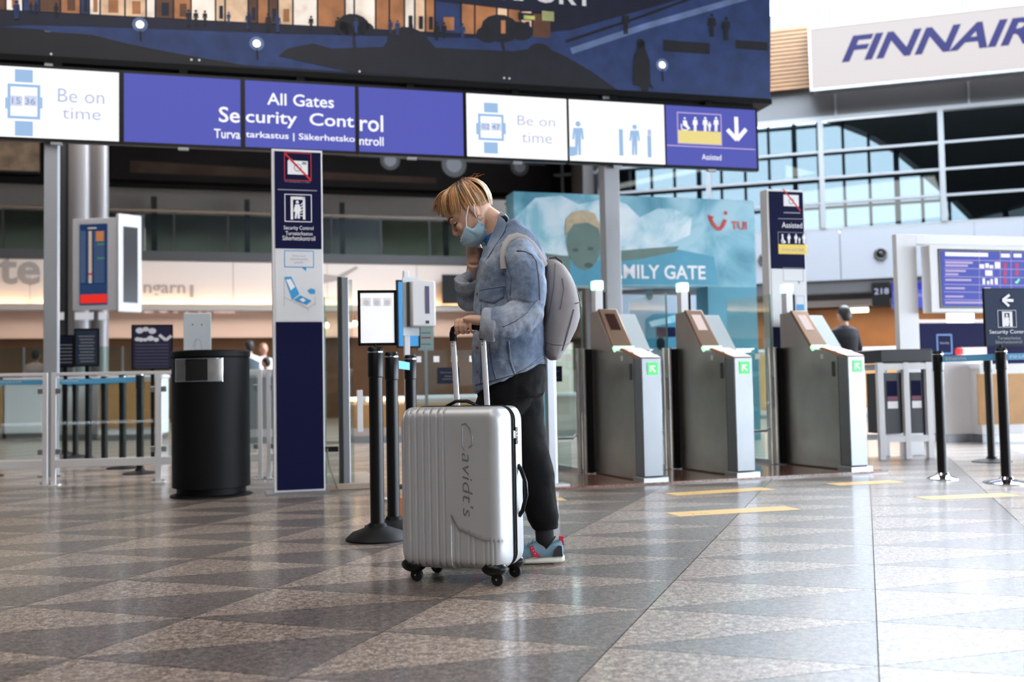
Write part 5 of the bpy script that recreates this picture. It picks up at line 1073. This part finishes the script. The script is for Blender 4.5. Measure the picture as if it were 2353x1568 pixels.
# hair: cap plus locks
HB = mat('hair_streaked', (196, 156, 108), .42)
g = G(); capt = [(.136, .045, -.035, .04), (.131, .078, -.056, .056), (.114, .1, -.078, .069), (.092, .114, -.090, .077), (.07, .117, -.095, .0805), (.058, .113, -.095, .081)]
g.loft([sup(Hd((a + b) / 2, u), FWD, LAT, (a - b) / 2, hw) for u, a, b, hw in capt], HB, True)
capb = [(.06, .05, -.095, .081), (.03, .02, -.092, .08), (.012, .0, -.085, .074), (-.004, -.02, -.074, .062)]
g.loft([sup(Hd((a + b) / 2, u), FWD, LAT, (a - b) / 2, hw) for u, a, b, hw in capb], HB, True)
HCOL = [(196, 158, 110)] * len(g.v)
def mixc(a, b, t): return tuple(x + (y - x) * t for x, y in zip(a, b))
def lock(p0, c1, c2, p3, w, ms, th=.4):
    pts = []; lift = rnd.uniform(.98, 1.13)
    for k in range(11):
        t = k / 10; pts.append(p0 * (1 - t) ** 3 + c1 * 3 * t * (1 - t) ** 2 + c2 * 3 * t * t * (1 - t) + p3 * t ** 3)
    for k in range(11):
        d = pts[k] - Hd(.010, .05); q = (abs(d.dot(FWD)) / .119) ** 2.4 + (abs(d.dot(UP)) / .106) ** 2.4 + (abs(d.dot(LAT)) / .09) ** 2.4
        lf = lift if k < 7 else lift - (.06, .13, .22, .32)[k - 7]
        if w > .002 and q < lf: pts[k] = Hd(.010, .05) + d * (lf / q) ** (1 / 2.4)
    rr = [w * (.6 + 1.3 * (k / 10) * (1 - k / 10)) * (1 if k < 8 else (1, .75, .2)[k - 8]) for k in range(11)]
    nrm = (pts[5] - Hd(.01, .04)).normalized(); g.tube(pts, [(r * th, r) for r in rr], HB, 7, ref=tuple(nrm))
    for k in range(11):
        t = k / 10; c = mixc(ms[0], ms[1], min(1, t / .45)) if t < .45 else mixc(ms[1], ms[2], (t - .45) / .55)
        HCOL.extend([c] * 7)
rnd = random.Random(3); jit = lambda s: rnd.uniform(-s, s)
DK, CP, BL, LB, AS = (52, 28, 20), (158, 88, 42), (188, 142, 88), (214, 180, 134), (222, 208, 192)
for s in (1, -1):
    for k in range(84):                              # bangs, swept forward along the brow
        t = (k + .5) / 84; lay = rnd.random()
        fe, ue, we = .141 - .085 * t ** 1.25, .100 - .072 * t ** .8 + .03 * lay * (1 - t), s * (.004 + .074 * t ** .75)
        e = Hd(fe + jit(.005), ue + jit(.004), we); p0 = Hd(-.035 + jit(.03), .148 + jit(.004), s * (.004 + .03 * t) + jit(.008))
        c1 = Hd(.02 + .03 * (1 - t) + jit(.01), .160 - .012 * t + jit(.004), s * (.02 + .055 * t)); c2 = Hd(fe - .05 + jit(.006), ue + .062 + jit(.006), s * (.03 + .066 * t))
        lock(p0, c1, c2, e, .0058 + jit(.0015), (rnd.choice([DK, DK, CP]), rnd.choice([CP, BL, LB, LB, DK]), rnd.choice([BL, LB, LB, CP] if t > .08 else [CP, DK, BL])))
    for k in range(70):                              # side locks falling to the ear
        t = k / 69; e = Hd(.03 - .092 * t + jit(.005), .020 - .024 * t + jit(.006), s * (.084 - .008 * t)); p0 = Hd(-.035 + jit(.03), .146 + jit(.005), s * (.012 + .02 * t) + jit(.006))
        c1 = Hd(.01 - .065 * t + jit(.01), .148 - .012 * t + jit(.006), s * (.062 + jit(.006))); c2 = Hd(.03 - .115 * t + jit(.006), .080 + jit(.01), s * (.094 - .004 * t))
        lock(p0, c1, c2, e, .0058 + jit(.0015), (rnd.choice([DK, CP, DK]), rnd.choice([CP, DK, DK, BL, LB]), rnd.choice([BL, CP, LB]) if t < .6 else rnd.choice([LB, AS, BL])))
for k in range(64):                                  # back of the head
    t = k / 63 * 2 - 1; e = Hd(-.070 - .014 * (1 - abs(t)) + jit(.005), -.012 + jit(.006), t * .07); p0 = Hd(-.045 + jit(.02), .143 + jit(.004), t * .03)
    lock(p0, Hd(-.085, .132 + jit(.005), t * .05), Hd(-.113 + jit(.004), .055 + jit(.01), t * .078), e, .0062 + jit(.0015), (rnd.choice([DK, CP]), rnd.choice([BL, AS, CP, LB]), rnd.choice([AS, AS, LB])))
for k in range(60):                                  # fly-away hairs
    a = rnd.uniform(-1, 1); p = Hd(.10 * a + .01, .150 - .03 * a * a, jit(.05)); lock(p, p + FWD * .02 * a + UP * .012, p + FWD * .035 * a + UP * .012, p + FWD * (.05 * a + jit(.01)) + UP * jit(.012), .0009, (DK, CP, BL))
hr = part(g, 'hair', smooth=60); at = hr.data.color_attributes.new('strand_colour', 'FLOAT_COLOR', 'POINT')
at.data.foreach_set('color', [x for c in HCOL for x in (*lin(c), 1.0)])
ntn = HB.node_tree; an = ntn.nodes.new('ShaderNodeAttribute'); an.attribute_name = 'strand_colour'; ntn.links.new(an.outputs['Color'], ntn.nodes['Principled BSDF'].inputs['Base Color'])
# face mask pulled under the chin
MB_ = mat('mask_blue', (176, 214, 234), .7, bump=.15, bs=120); g = G(); rings = []
for f_, tp, bt, hw in ((.131, -.056, -.064, .012), (.126, -.054, -.074, .026), (.116, -.049, -.086, .038), (.102, -.042, -.098, .048), (.088, -.034, -.105, .056), (.076, -.027, -.110, .0615), (.072, -.026, -.111, .063), (.067, -.040, -.112, .065), (.060, -.055, -.113, .0665), (.050, -.058, -.113, .069), (.036, -.055, -.112, .072), (.022, -.049, -.106, .0745), (.013, -.047, -.090, .0755), (.010, -.062, -.08, .0755)):
    rings.append([Hd(f_ + .004 * sin(9 * k / 24 * pi), tp + (bt - .011 - tp) * sin(pi * k / 24) ** .8, hw * cos(pi * k / 24) * (1 + .10 * sin(pi * k / 24) * (1 if hw < .06 else .5))) for k in range(25)])
g.loft(rings, MB_, cap=False, close=False); mk = part(g, 'face_mask', smooth=60); sd = mk.modifiers.new('thick', 'SOLIDIFY'); sd.thickness = .002
for s in (1, -1):
    for a, b in (((.078, -.04), (.012, .030)), ((.018, -.05), (-.012, .022))): g = G(); g.tube([Hd(a[0], a[1], s * .071), Hd((a[0] + b[0]) / 2 + .008, (a[1] + b[1]) / 2, s * .082), Hd(b[0], b[1], s * .086)], .0022, WPRINT, 6); part(g, 'ear_loop', mk)
# trousers, socks, shoes
BLKC = mat('black_cloth', (9, 9, 11), .85, bump=.25, bs=260, spec=.25)
g = G(); hip = [(S(1104, 868), S(1254, 838), .165), (S(1100, 905), S(1257, 870), .17), (S(1108, 935), S(1250, 905), .165)]
g.loft([sup((a + b) / 2, (b - a).normalized(), V((0, 1, 0)), (b - a).length / 2, hw, 28, 2.4) for a, b, hw in hip], BLKC)
g.tube([HIPR + V((-.02, 0, -.03)), S(1198, 950, .055), S(1212, 1020, .03), S(1226, 1080, .025), S(1238, 1140, .02), S(1248, 1190, .02), S(1253, 1214, .02)], [.115, .098, .078, .078, .078, .068, .05], BLKC, 24)
g.tube([HIPL + V((-.01, 0, -.02)), S(1140, 950, -.035), S(1124, 1025, -.02), S(1122, 1090, -.01), S(1120, 1150, 0), S(1120, 1205, 0)], [.112, .098, .08, .078, .072, .052], BLKC, 24)
tr = part(g, 'trousers'); bake(tr, .008, 3)
def crumple(o, amp, fr, st=(1, 1, 1)):
    me = o.data; nr = [v.normal.copy() for v in me.vertices]; out = []
    for v, n in zip(me.vertices, nr):
        p = v.co; q = V((p.x * st[0], p.y * st[1], p.z * st[2])) * fr
        a = noise.noise(q) + .5 * noise.noise(q * 2.1); r = 1 - abs(noise.noise(q * .9 + V((7, 3, 1)))) * 2
        out += list(p + n * (amp * (.6 * a + .4 * r)))
    me.vertices.foreach_set('co', out); me.update()
crumple(tr, .013, 7, (1, 1, .8)); crumple(tr, .005, 17); g = G(); g.tube([S(1254, 1196, .02), S(1254, 1206, .02), S(1255, 1216, .02)], [.054, .056, .052], BLKC, 24); part(g, 'hem', tr)
SOCK = mat('sock', (30, 30, 33), .9); SHG = mat('shoe_blue_grey', (124, 160, 178), .7, bump=.2, bs=300); SHK = mat('shoe_charcoal', (52, 52, 56), .75); SHR = mat('shoe_red', (212, 48, 78), .6); SOLE = mat('shoe_sole', (232, 228, 214), .55)
for kx, (heel, yy, b) in enumerate(((S(1297, 1300, .0).x, ANR.y, ANR), (ANL.x + .075, ANL.y, ANL))):
    sk = G(); sk.tube([b + V((.0, 0, .03)), b + V((.004, 0, -.03)), V((heel - .062, yy, .085))], [.040, .042, .044], SOCK, 18); part(sk, 'sock')
    def ring(x, z0, z1, hw, n=20, p=2.6): return sup(V((heel - x, yy, (z0 + z1) / 2)), V((0, 1, 0)), V((0, 0, 1)), hw, (z1 - z0) / 2, n, p)
    so = G(); so.loft([ring(-.002, .010, .034, .018), ring(.012, .004, .034, .032), ring(.06, .002, .032, .037), ring(.12, .001, .028, .038), ring(.19, .001, .026, .046), ring(.24, .003, .027, .042), ring(.272, .010, .03, .024), ring(.28, .016, .03, .01)], SOLE)
    up = G(); up.loft([ring(.004, .028, .085, .020), ring(.014, .026, .105, .031), ring(.045, .024, .098, .035), ring(.085, .024, .094, .036), ring(.12, .022, .100, .037), ring(.155, .02, .088, .041), ring(.20, .02, .068, .043), ring(.24, .02, .054, .037), ring(.266, .02, .045, .02), ring(.273, .022, .04, .008)], SHG)
    sh = part(up, 'shoe', smooth=60); part(so, 'sole', sh, smooth=60)
    for s in (-1, 1):
        pl = lambda x, z, o_=.0012: V((heel - x, yy + s * ({0: .036}.get(0) + o_ + (.002 if .1 < x < .2 else -.002 if x < .03 else 0)), z))
        q = G(); q.prism([pl(.008, .034), pl(.052, .034), pl(.045, .062), pl(.026, .082), pl(.010, .078)], (0, s * .0025, 0), SHK); part(q, 'heel_patch', sh)
        q = G(); q.prism([pl(.10, .034), pl(.128, .034), pl(.145, .052), pl(.150, .080), pl(.135, .084), pl(.128, .06)], (0, s * .0035, 0), SHR); sw_ = part(q, 'side_stripe', sh)
        for (x, z) in ((.128, .05), (.135, .062), (.141, .074)): q = G(); q.cyl(pl(x, z, .0045), pl(x, z, .0065), .0022, WPRINT, n=8); part(q, 'stripe_dot', sw_)
    q = G(); q.prism([V((heel + .001, yy - .016, .078)), V((heel + .001, yy + .016, .078)), V((heel - .004, yy + .016, .118)), V((heel - .004, yy - .016, .118))], (-.018, 0, 0), SHR); part(q, 'heel_tab', sh)
    for k in range(4): q = G(); x = .135 + .016 * k; z = .102 - .009 * k; q.tube([V((heel - x, yy - .026, z - .012)), V((heel - x, yy, z)), V((heel - x, yy + .026, z - .012))], .0032, SHG, 6); part(q, 'lace', sh)

# ---- denim jacket
DEN = bpy.data.materials.new('denim'); DEN.use_nodes = True; nt = DEN.node_tree; b_ = nt.nodes['Principled BSDF']; b_.inputs['Roughness'].default_value = .85; b_.inputs['Specular IOR Level'].default_value = .2
tc = nt.nodes.new('ShaderNodeTexCoord'); n1 = nt.nodes.new('ShaderNodeTexNoise'); n1.inputs['Scale'].default_value = 5; n1.inputs['Detail'].default_value = 4; n1.inputs['Roughness'].default_value = .5
n2 = nt.nodes.new('ShaderNodeTexNoise'); n2.inputs['Scale'].default_value = 330; n2.inputs['Detail'].default_value = 2
rp = nt.nodes.new('ShaderNodeValToRGB'); el = rp.color_ramp.elements; el[0].position = .30; el[0].color = (*lin((82, 97, 121)), 1); el[1].position = .72; el[1].color = (*lin((170, 179, 192)), 1); k_ = el.new(.5); k_.color = (*lin((116, 132, 155)), 1)
ma = nt.nodes.new('ShaderNodeMath'); ma.operation = 'MULTIPLY_ADD'; ma.inputs[1].default_value = .30; geo = nt.nodes.new('ShaderNodeNewGeometry'); mb = nt.nodes.new('ShaderNodeMath'); mb.operation = 'MULTIPLY_ADD'; mb.inputs[1].default_value = 2.0; mb.inputs[2].default_value = -1.13  # pointiness whitens worn ridges and also paints highlights on the folds into the colour
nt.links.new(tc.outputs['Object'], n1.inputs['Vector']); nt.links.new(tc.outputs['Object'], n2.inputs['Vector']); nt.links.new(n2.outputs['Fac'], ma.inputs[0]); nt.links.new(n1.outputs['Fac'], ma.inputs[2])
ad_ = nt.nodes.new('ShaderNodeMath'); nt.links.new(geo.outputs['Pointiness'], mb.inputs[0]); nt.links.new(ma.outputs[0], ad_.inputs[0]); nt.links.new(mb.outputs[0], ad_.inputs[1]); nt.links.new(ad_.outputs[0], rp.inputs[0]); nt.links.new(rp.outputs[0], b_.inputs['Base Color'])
bp_ = nt.nodes.new('ShaderNodeBump'); bp_.inputs['Strength'].default_value = .35; bp_.inputs['Distance'].default_value = .002; nt.links.new(n2.outputs['Fac'], bp_.inputs['Height']); nt.links.new(bp_.outputs[0], b_.inputs['Normal'])
DENL = mat('denim_inside', (158, 166, 178), .85, var=.12, vs=20, bump=.25, bs=300); STI = mat('denim_stitch', (166, 170, 176), .9); SEAM = mat('denim_seam', (62, 76, 102), .85, var=.2, vs=60)
g = G()
tor = [(S(1094, 903), S(1250, 832), .185), (S(1091, 885), S(1253, 812), .188), (S(1091, 850), S(1254, 790), .195), (S(1090, 790), S(1252, 750), .2), (S(1092, 720), S(1252, 700), .2), (S(1096, 655), S(1252, 645), .2), (S(1102, 612), S(1250, 594), .2), (S(1112, 583), S(1237, 558), .185), (S(1122, 562), S(1212, 532), .135), (S(1130, 545), S(1184, 510), .09)]
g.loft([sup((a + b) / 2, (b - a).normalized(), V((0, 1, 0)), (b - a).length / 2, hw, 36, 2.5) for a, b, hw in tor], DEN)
cufL = S(1128, 746, -.235)
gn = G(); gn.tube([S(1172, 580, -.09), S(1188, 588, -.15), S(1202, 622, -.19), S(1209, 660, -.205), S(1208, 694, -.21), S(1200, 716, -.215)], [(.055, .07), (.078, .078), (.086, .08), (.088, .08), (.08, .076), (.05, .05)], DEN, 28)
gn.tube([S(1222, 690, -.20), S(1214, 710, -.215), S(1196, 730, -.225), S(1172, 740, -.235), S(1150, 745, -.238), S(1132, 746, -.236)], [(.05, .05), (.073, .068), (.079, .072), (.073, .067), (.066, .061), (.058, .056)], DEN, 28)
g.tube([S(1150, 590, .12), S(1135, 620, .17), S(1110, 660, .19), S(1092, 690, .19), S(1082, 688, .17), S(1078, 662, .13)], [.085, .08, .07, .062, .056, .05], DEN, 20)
jk = part(g, 'denim_jacket'); bake(jk, .006, 5); slv = part(gn, 'sleeve', jk); bake(slv, .005, 2); crumple(slv, .014, 8, (1, 1, .8)); crumple(slv, .006, 19); crumple(slv, .0025, 45)
crumple(jk, .016, 7, (1, 1, .7)); crumple(jk, .006, 19, (1, 1, .8)); crumple(jk, .0025, 45)
bv = BVHTree.FromObject(jk, bpy.context.evaluated_depsgraph_get()); bvs = BVHTree.FromObject(slv, bpy.context.evaluated_depsgraph_get())
def hit(x, y, lift=.002):
    d = px_ray(x, y).normalized(); h, n, _, ds = bv.ray_cast(CAMP - PO, d); h2, _, _, ds2 = bvs.ray_cast(CAMP - PO, d)
    if h2 is not None and (h is None or ds2 < ds): h = h2
    if h is None: return S(x, y, -.1)
    return h + PO - d * lift
def seam(pts, r=.0028, m=SEAM, name='seam', n=10):
    q = []
    for (a, b) in zip(pts[:-1], pts[1:]): q += [hit(a[0] + (b[0] - a[0]) * k / n, a[1] + (b[1] - a[1]) * k / n, .001) for k in range(n)]
    q.append(hit(*pts[-1], .001)); qq = [q[0]]
    for p in q[1:]:
        if (p - qq[-1]).length < .05: qq.append(p)
    if len(qq) > 2:
        gg = G(); gg.tube(qq, r * .8, m, 6); part(gg, name, jk); sh_ = V((.0045, 0, .0045)) if abs(qq[-1].x - qq[0].x) > .3 * abs(qq[-1].z - qq[0].z) else V((.007, 0, 0))
        gg = G(); gg.tube([p + sh_ + V((0, -.001, 0)) for p in qq], .0013, STI, 5); part(gg, 'stitching', jk)
def patch(poly, lift, m, name, th=.006):
    gg = G(); pts = []
    for (a, b) in zip(poly, poly[1:] + poly[:1]): pts += [(a[0] + (b[0] - a[0]) * k / 6, a[1] + (b[1] - a[1]) * k / 6) for k in range(6)]
    cx = sum(p[0] for p in poly) / len(poly); cy = sum(p[1] for p in poly) / len(poly); N = len(pts)
    rings = [[hit(cx + (x - cx) * f, cy + (y - cy) * f, l) for x, y in pts] for f, l in ((1.0, -.004), (1.0, lift), (.93, lift + .002), (.6, lift + .003), (.25, lift + .003))]
    gg.loft(rings, m); return part(gg, name, jk, smooth=60)
pf = patch([(1101, 669), (1157, 660), (1158, 684), (1147, 690), (1135, 697), (1116, 694), (1101, 690)], .004, DEN, 'pocket_flap'); seam([(1102, 668), (1158, 659)]); seam([(1104, 691), (1117, 693), (1134, 696), (1146, 689), (1156, 683)], .0016)
seam([(1092, 885), (1130, 876), (1180, 862), (1220, 840), (1248, 822)], .003); seam([(1094, 900), (1140, 890), (1190, 872), (1247, 836)], .0022)
seam([(1106, 700), (1104, 770), (1106, 850), (1104, 884)], .0025); seam([(1124, 790), (1128, 830), (1138, 872)], .0025); seam([(1166, 785), (1170, 830), (1181, 860)], .0025)
seam([(1155, 752), (1185, 738), (1212, 718), (1236, 690)], .0025); seam([(1187, 577), (1205, 578), (1222, 586), (1232, 600)], .003); seam([(1232, 600), (1238, 640), (1240, 690)], .0022); seam([(1160, 590), (1175, 640), (1172, 680)], .002)
for (x, y) in ((1097, 676), (1096, 740), (1097, 800), (1098, 855), (1130, 688)): p = hit(x, y); gg = G(); gg.cyl(p, p + V((0, -.004, 0)), .006, mat('brass_button', (150, 130, 96), .3, .9), n=12); part(gg, 'button', jk)
# cuffs turned back
gg = G(); ax = (S(1104, 742, -.236) - S(1150, 748, -.238)).normalized(); c0 = S(1137, 747, -.237)
gg.tube([c0 - ax * .01, c0 - ax * .004, c0 + ax * .055, c0 + ax * .060, c0 + ax * .05], [(.06, .06), (.073, .068), (.067, .062), (.058, .054), (.04, .04)], DENL, 24); cu = part(gg, 'cuff', jk, smooth=60); bake(cu, .005, 2); crumple(cu, .005, 22)
gg = G(); gg.tube([S(1079, 672, .135), S(1078, 664, .13), S(1076, 640, .105), S(1077, 632, .10), S(1079, 640, .105)], [.05, .062, .064, .058, .042], DENL, 20); cu = part(gg, 'cuff', jk); bake(cu, .005, 2); crumple(cu, .008, 26)
# collar, both sides, and shirt
def collar(s):
    out = [(1146, 494, .02), (1166, 507, .085), (1160, 533, .105), (1140, 560, .115), (1120, 592, .10), (1108, 614, .085)]; inn = [(1144, 494, .02), (1143, 508, .066), (1133, 531, .074), (1120, 558, .08), (1109, 585, .082), (1104, 606, .075)]
    gg = G(); rings = []
    for (a, b) in zip(out, inn):
        po, pi_ = (hit(a[0], a[1], .014) if s > 0 and a[2] > .03 else S(a[0], a[1], -s * a[2])), S(b[0], b[1], -s * b[2]); n = V((0, -s, .35)).normalized() * .006
        rings.append([po, po.lerp(pi_, .5) + n, pi_ + n, pi_ - n, po.lerp(pi_, .5) - n, po - n * .5])
    gg.loft(rings, DEN); c = part(gg, 'collar', jk, smooth=60); sb_ = c.modifiers.new('sub', 'SUBSURF'); sb_.levels = 2; sb_.render_levels = 2
collar(1); collar(-1)
gg = G(); gg.tube([S(1147, 496, 0), S(1160, 500, 0), S(1168, 508, 0)], [(.02, .02), (.012, .075), (.006, .085)], DEN, 16, ref=(0, 0, 1)); part(gg, 'collar_back', jk)
SHIRT = mat('blue_shirt', (52, 116, 190), .8, bump=.2, bs=200); gg = G(); gg.tube([S(1158, 570, 0), S(1150, 552, 0), S(1143, 538, 0), S(1141, 534, 0)], [(.088, .085), (.074, .071), (.066, .064), (.060, .058)], SHIRT, 24, ref=(0, 1, 0)); part(gg, 'shirt')
# ---- phone
gg = G(); gg.obox(ph_a - phw * .034 + V((0, -.004, 0)), phd * .145, phw * .07, V((0, .009, 0)), BLACK); pho = gg.obj('phone', None, ph_a, bevel=.004, seg=3); tagp(pho, 'black phone held against the far cheek below the mask', 'phone')
gg = G(); gg.obox(ph_a - phw * .031 + phd * .004 + V((0, -.0046, 0)), phd * .137, phw * .064, V((0, .0008, 0)), mat('phone_glass', (10, 10, 12), .08)); gg.obj('screen', pho, ph_a, smooth=0)
# ---- backpack
GRC = mat('grey_cordura', (152, 148, 150), .8, var=.06, vs=6, bump=.25, bs=420); GRC2 = mat('grey_strap', (172, 167, 166), .8, bump=.2, bs=300)
bo = S(1285, 828, .02); bo.z = S(1285, 828).z
bt = thing('backpack', 'light grey fabric backpack worn on the back of the denim jacket', 'backpack', bo)
def bpart(g, name, par=bt, **k): return g.obj(name, par, bo, **k)
bk = [(600, 1252, 1266, .05), (604, 1250, 1284, .10), (616, 1250, 1298, .125), (640, 1250, 1312, .14), (670, 1250, 1325, .15), (700, 1251, 1331, .155), (730, 1250, 1331, .155), (760, 1248, 1322, .15), (785, 1246, 1310, .145), (805, 1248, 1298, .135), (820, 1256, 1287, .11), (828, 1264, 1280, .06)]
g = G(); rings = []
for y, x0, x1, hw in bk: a, b = S(x0, y, .02), S(x1, y, .02); rings.append(sup((a + b) / 2, V((1, 0, 0)), V((0, 1, 0)), (b - a).length / 2, hw, 36, 2.8))
g.loft(rings, GRC); bb = bpart(g, 'main_bag'); bake(bb, .007, 3); crumple(bb, .006, 9)
bvb = BVHTree.FromObject(bb, bpy.context.evaluated_depsgraph_get())
def hitb(x, y, lift=.001):
    d = px_ray(x, y).normalized(); h, n, _, _ = bvb.ray_cast(CAMP - bo, d)
    return (h + bo - d * lift) if h is not None else S(x, y, -.10)
def bseam(pts, r, m, name):
    q = []
    for (a, b) in zip(pts[:-1], pts[1:]): q += [hitb(a[0] + (b[0] - a[0]) * k / 8, a[1] + (b[1] - a[1]) * k / 8) for k in range(8)]
    q.append(hitb(*pts[-1])); gg = G(); gg.tube(q, r, m, 6); bpart(gg, name)
SEG = mat('bag_seam', (112, 108, 110), .85)
bseam([(1276, 606), (1272, 660), (1262, 720), (1252, 760), (1247, 790)], .003, SEG, 'seam'); bseam([(1250, 786), (1270, 792), (1296, 794), (1306, 790)], .002, SEG, 'seam'); bseam([(1292, 640), (1296, 665), (1290, 700), (1287, 712)], .0035, SEG, 'side_pocket_zip'); bseam([(1318, 712), (1310, 745), (1300, 780), (1292, 805)], .004, SEG, 'front_zip')
p = hitb(1322, 698, .004); gg = G(); gg.tube([p, p + V((.02, -.004, .005)), p + V((.026, -.004, -.015))], .003, STEELL, 6); bpart(gg, 'zip_puller')
gg = G(); gg.tube([S(1316, 650, -.06), S(1324, 660, -.06), S(1333, 690, -.05), S(1334, 700, -.04)], [(.002, .01)] * 4, GRC2, 8); bpart(gg, 'side_loop')
gg = G(); gg.tube([S(1253, 606, -.04), S(1262, 593, -.045), S(1277, 591, -.045), S(1289, 601, -.045), S(1292, 622, -.04)], [(.003, .014)] * 5, GRC, 10, ref=(0, 0, 1)); bpart(gg, 'grab_handle')
def strap(pts, lifts, name='shoulder_strap', w=.022):
    q = [hit(*p, l) for p, l in zip(pts, lifts)]; sm = []
    for a, b in zip(q[:-1], q[1:]): sm += [a.lerp(b, k / 4) for k in range(4)]
    sm.append(q[-1])
    for _ in range(3): sm = [sm[0]] + [(sm[i - 1] + sm[i] * 2 + sm[i + 1]) / 4 for i in range(1, len(sm) - 1)] + [sm[-1]]
    gg = G(); gg.tube(sm, [(.006, w)] * len(sm), GRC2, 12, ref=(0, -1, .2)); bpart(gg, name, smooth=60)
q_ = [hit(1160, 618, .006), hit(1157, 600, .008), hit(1157, 578, .010), hit(1162, 558, .012), hit(1172, 544, .014), hit(1186, 538, .012), hit(1205, 546, .012), hit(1224, 560, .012), hit(1240, 582, .010), S(1252, 612, -.10)]
for _ in range(2): q_ = [q_[0]] + [(q_[i - 1] + q_[i] * 2 + q_[i + 1]) / 4 for i in range(1, len(q_) - 1)] + [q_[-1]]
gg = G(); gg.tube(q_, [(.006, .019)] * len(q_), GRC2, 12, ref=(.3, -1, .2)); bpart(gg, 'shoulder_strap', smooth=60)
gg = G(); gg.tube([S(1150, 600, .19), S(1155, 565, .19), S(1172, 545, .15), S(1200, 542, .11), S(1236, 572, .10), S(1252, 610, .09)], [(.006, .022)] * 6, GRC2, 12, ref=(0, 0, 1)); bpart(gg, 'shoulder_strap', smooth=60)

# ------------------------------------------------------------------ people in the background
def bystander(loc, face, label, shirt, pants, hairc, h=1.72, hairlong=False, vest=None, arm=0.):
    sk = mat('skin_far', (196, 150, 128), .55); s = h / 1.72; g = G()
    g.tube([(0, 0, .9), (0, 0, 1.1), (0, 0, 1.3), (0, 0, 1.42), (0, 0, 1.47), (0, .01, 1.53)], [(.10, .15), (.095, .14), (.105, .17), (.085, .16), (.05, .055), (.048, .05)], sk, 16, ref=(0, 1, 0)); g.ell((0, .02, 1.62), (.075, .095, .115), sk, 16); g.ell((0, .115, 1.60), (.012, .02, .02), sk, 8)
    for q in (-1, 1):
        g.ell((q * .077, .01, 1.61), (.012, .02, .03), sk, 8)
        hnd = (q * .2, .2 + arm, 1.02 + arm); g.tube([(q * .15, 0, 1.40), (q * .205, -.01, 1.16), hnd], [.05, .042, .03], sk, 12); hv = V(hnd)
        g.tube([hv, hv + V((-q * .01, .06, .0)), hv + V((-q * .02, .1, -.005))], [(.028, .016), (.036, .016), (.034, .012)], sk, 10)
        for k in range(4): g.tube([hv + V((-q * (.045 - .018 * k), .09, 0)), hv + V((-q * (.047 - .018 * k), .13, -.004)), hv + V((-q * (.047 - .018 * k), .155 - .01 * abs(k - 1.5), -.02))], [.009, .008, .006], sk, 8)
        g.tube([hv + V((-q * .02, .03, .0)), hv + V((-q * .055, .06, -.01)), hv + V((-q * .06, .09, -.02))], [.012, .010, .007], sk, 8)
        g.tube([(q * .085, 0, .92), (q * .09, .01, .5), (q * .09, -.01, .09), (q * .09, .1, .035)], [.08, .058, .04, .03], sk, 12)
    o = g.obj('person', None); bake(o, .011, 2); o.scale = (s, s, s); o.location = loc; o.rotation_euler.z = face; tagp(o, label, 'person', 'people in the background')
    g = G(); g.tube([(0, 0, .86), (0, 0, 1.1), (0, 0, 1.32), (0, 0, 1.43), (0, 0, 1.475)], [(.125, .18), (.115, .165), (.125, .195), (.10, .18), (.058, .06)], shirt, 18, ref=(0, 1, 0))
    for q in (-1, 1): g.tube([(q * .14, 0, 1.40), (q * .21, -.01, 1.16), (q * .203, .15 + arm * .8, 1.04 + arm * .8)], [.065, .056, .045], shirt, 12)
    c = g.obj('shirt', o); bake(c, .014, 2)
    if vest: g = G(); g.tube([(0, 0, .87), (0, 0, 1.1), (0, 0, 1.32), (0, 0, 1.42)], [(.137, .195), (.127, .18), (.137, .2), (.10, .13)], vest, 18, ref=(0, 1, 0)); g.obj('vest', o, smooth=60)
    g = G()
    for q in (-1, 1): g.tube([(q * .06, 0, .98), (q * .09, .0, .85), (q * .092, .01, .5), (q * .092, -.01, .08)], [.12, .105, .078, .06], pants, 14)
    c = g.obj('trousers', o); bake(c, .014, 2)
    for q in (-1, 1): g = G(); g.tube([(q * .09, -.06, .04), (q * .09, 0, .05), (q * .09, .12, .04), (q * .09, .18, .03)], [.036, .045, .042, .025], BLACK, 12); g.obj('shoe', o)
    g = G(); g.ell((0, -.004, 1.655), (.086, .10, .098), hairc, 16); g.ell((0, -.05, 1.62), (.08, .06, .1), hairc, 14)
    if hairlong: g.ell((0, -.07, 1.5), (.075, .045, .15), hairc, 12)
    c = g.obj('hair', o); bake(c, .012, 2); return o
HD2 = mat('hair_black', (26, 20, 18), .5); HBR = mat('hair_light_brown', (150, 112, 74), .5); PINKS = mat('pink_shirt', (206, 176, 176), .8); GREYV = mat('grey_vest', (66, 76, 86), .8); WSH = mat('white_shirt', (222, 214, 210), .8); DTR = mat('dark_trousers', (34, 34, 40), .85)
def spot(x, Y): p = atY(x, 900, Y); return (p.x, p.y, 0)
bystander(spot(82, 20.6), .3, 'person in a pale pink shirt seen from behind at the left counters', PINKS, DTR, HD2, 1.74)
bystander(spot(574, 19.4), .4, 'person in a grey vest over a white shirt behind the litter bin', WSH, DTR, HD2, 1.78, vest=GREYV)
bystander(spot(606, 20.2), -2.6, 'person with light brown hair and white top beside the grey vest', WSH, DTR, HBR, 1.76, True)
bystander(spot(612, 18.6), 1.2, 'short dark-haired person in black low beside the navy pillar', DTR, DTR, HD2, 1.42)
bystander(spot(1946, 14.6), .3, 'dark-haired person whose head shows above the right gate', DTR, DTR, HD2, 1.86)
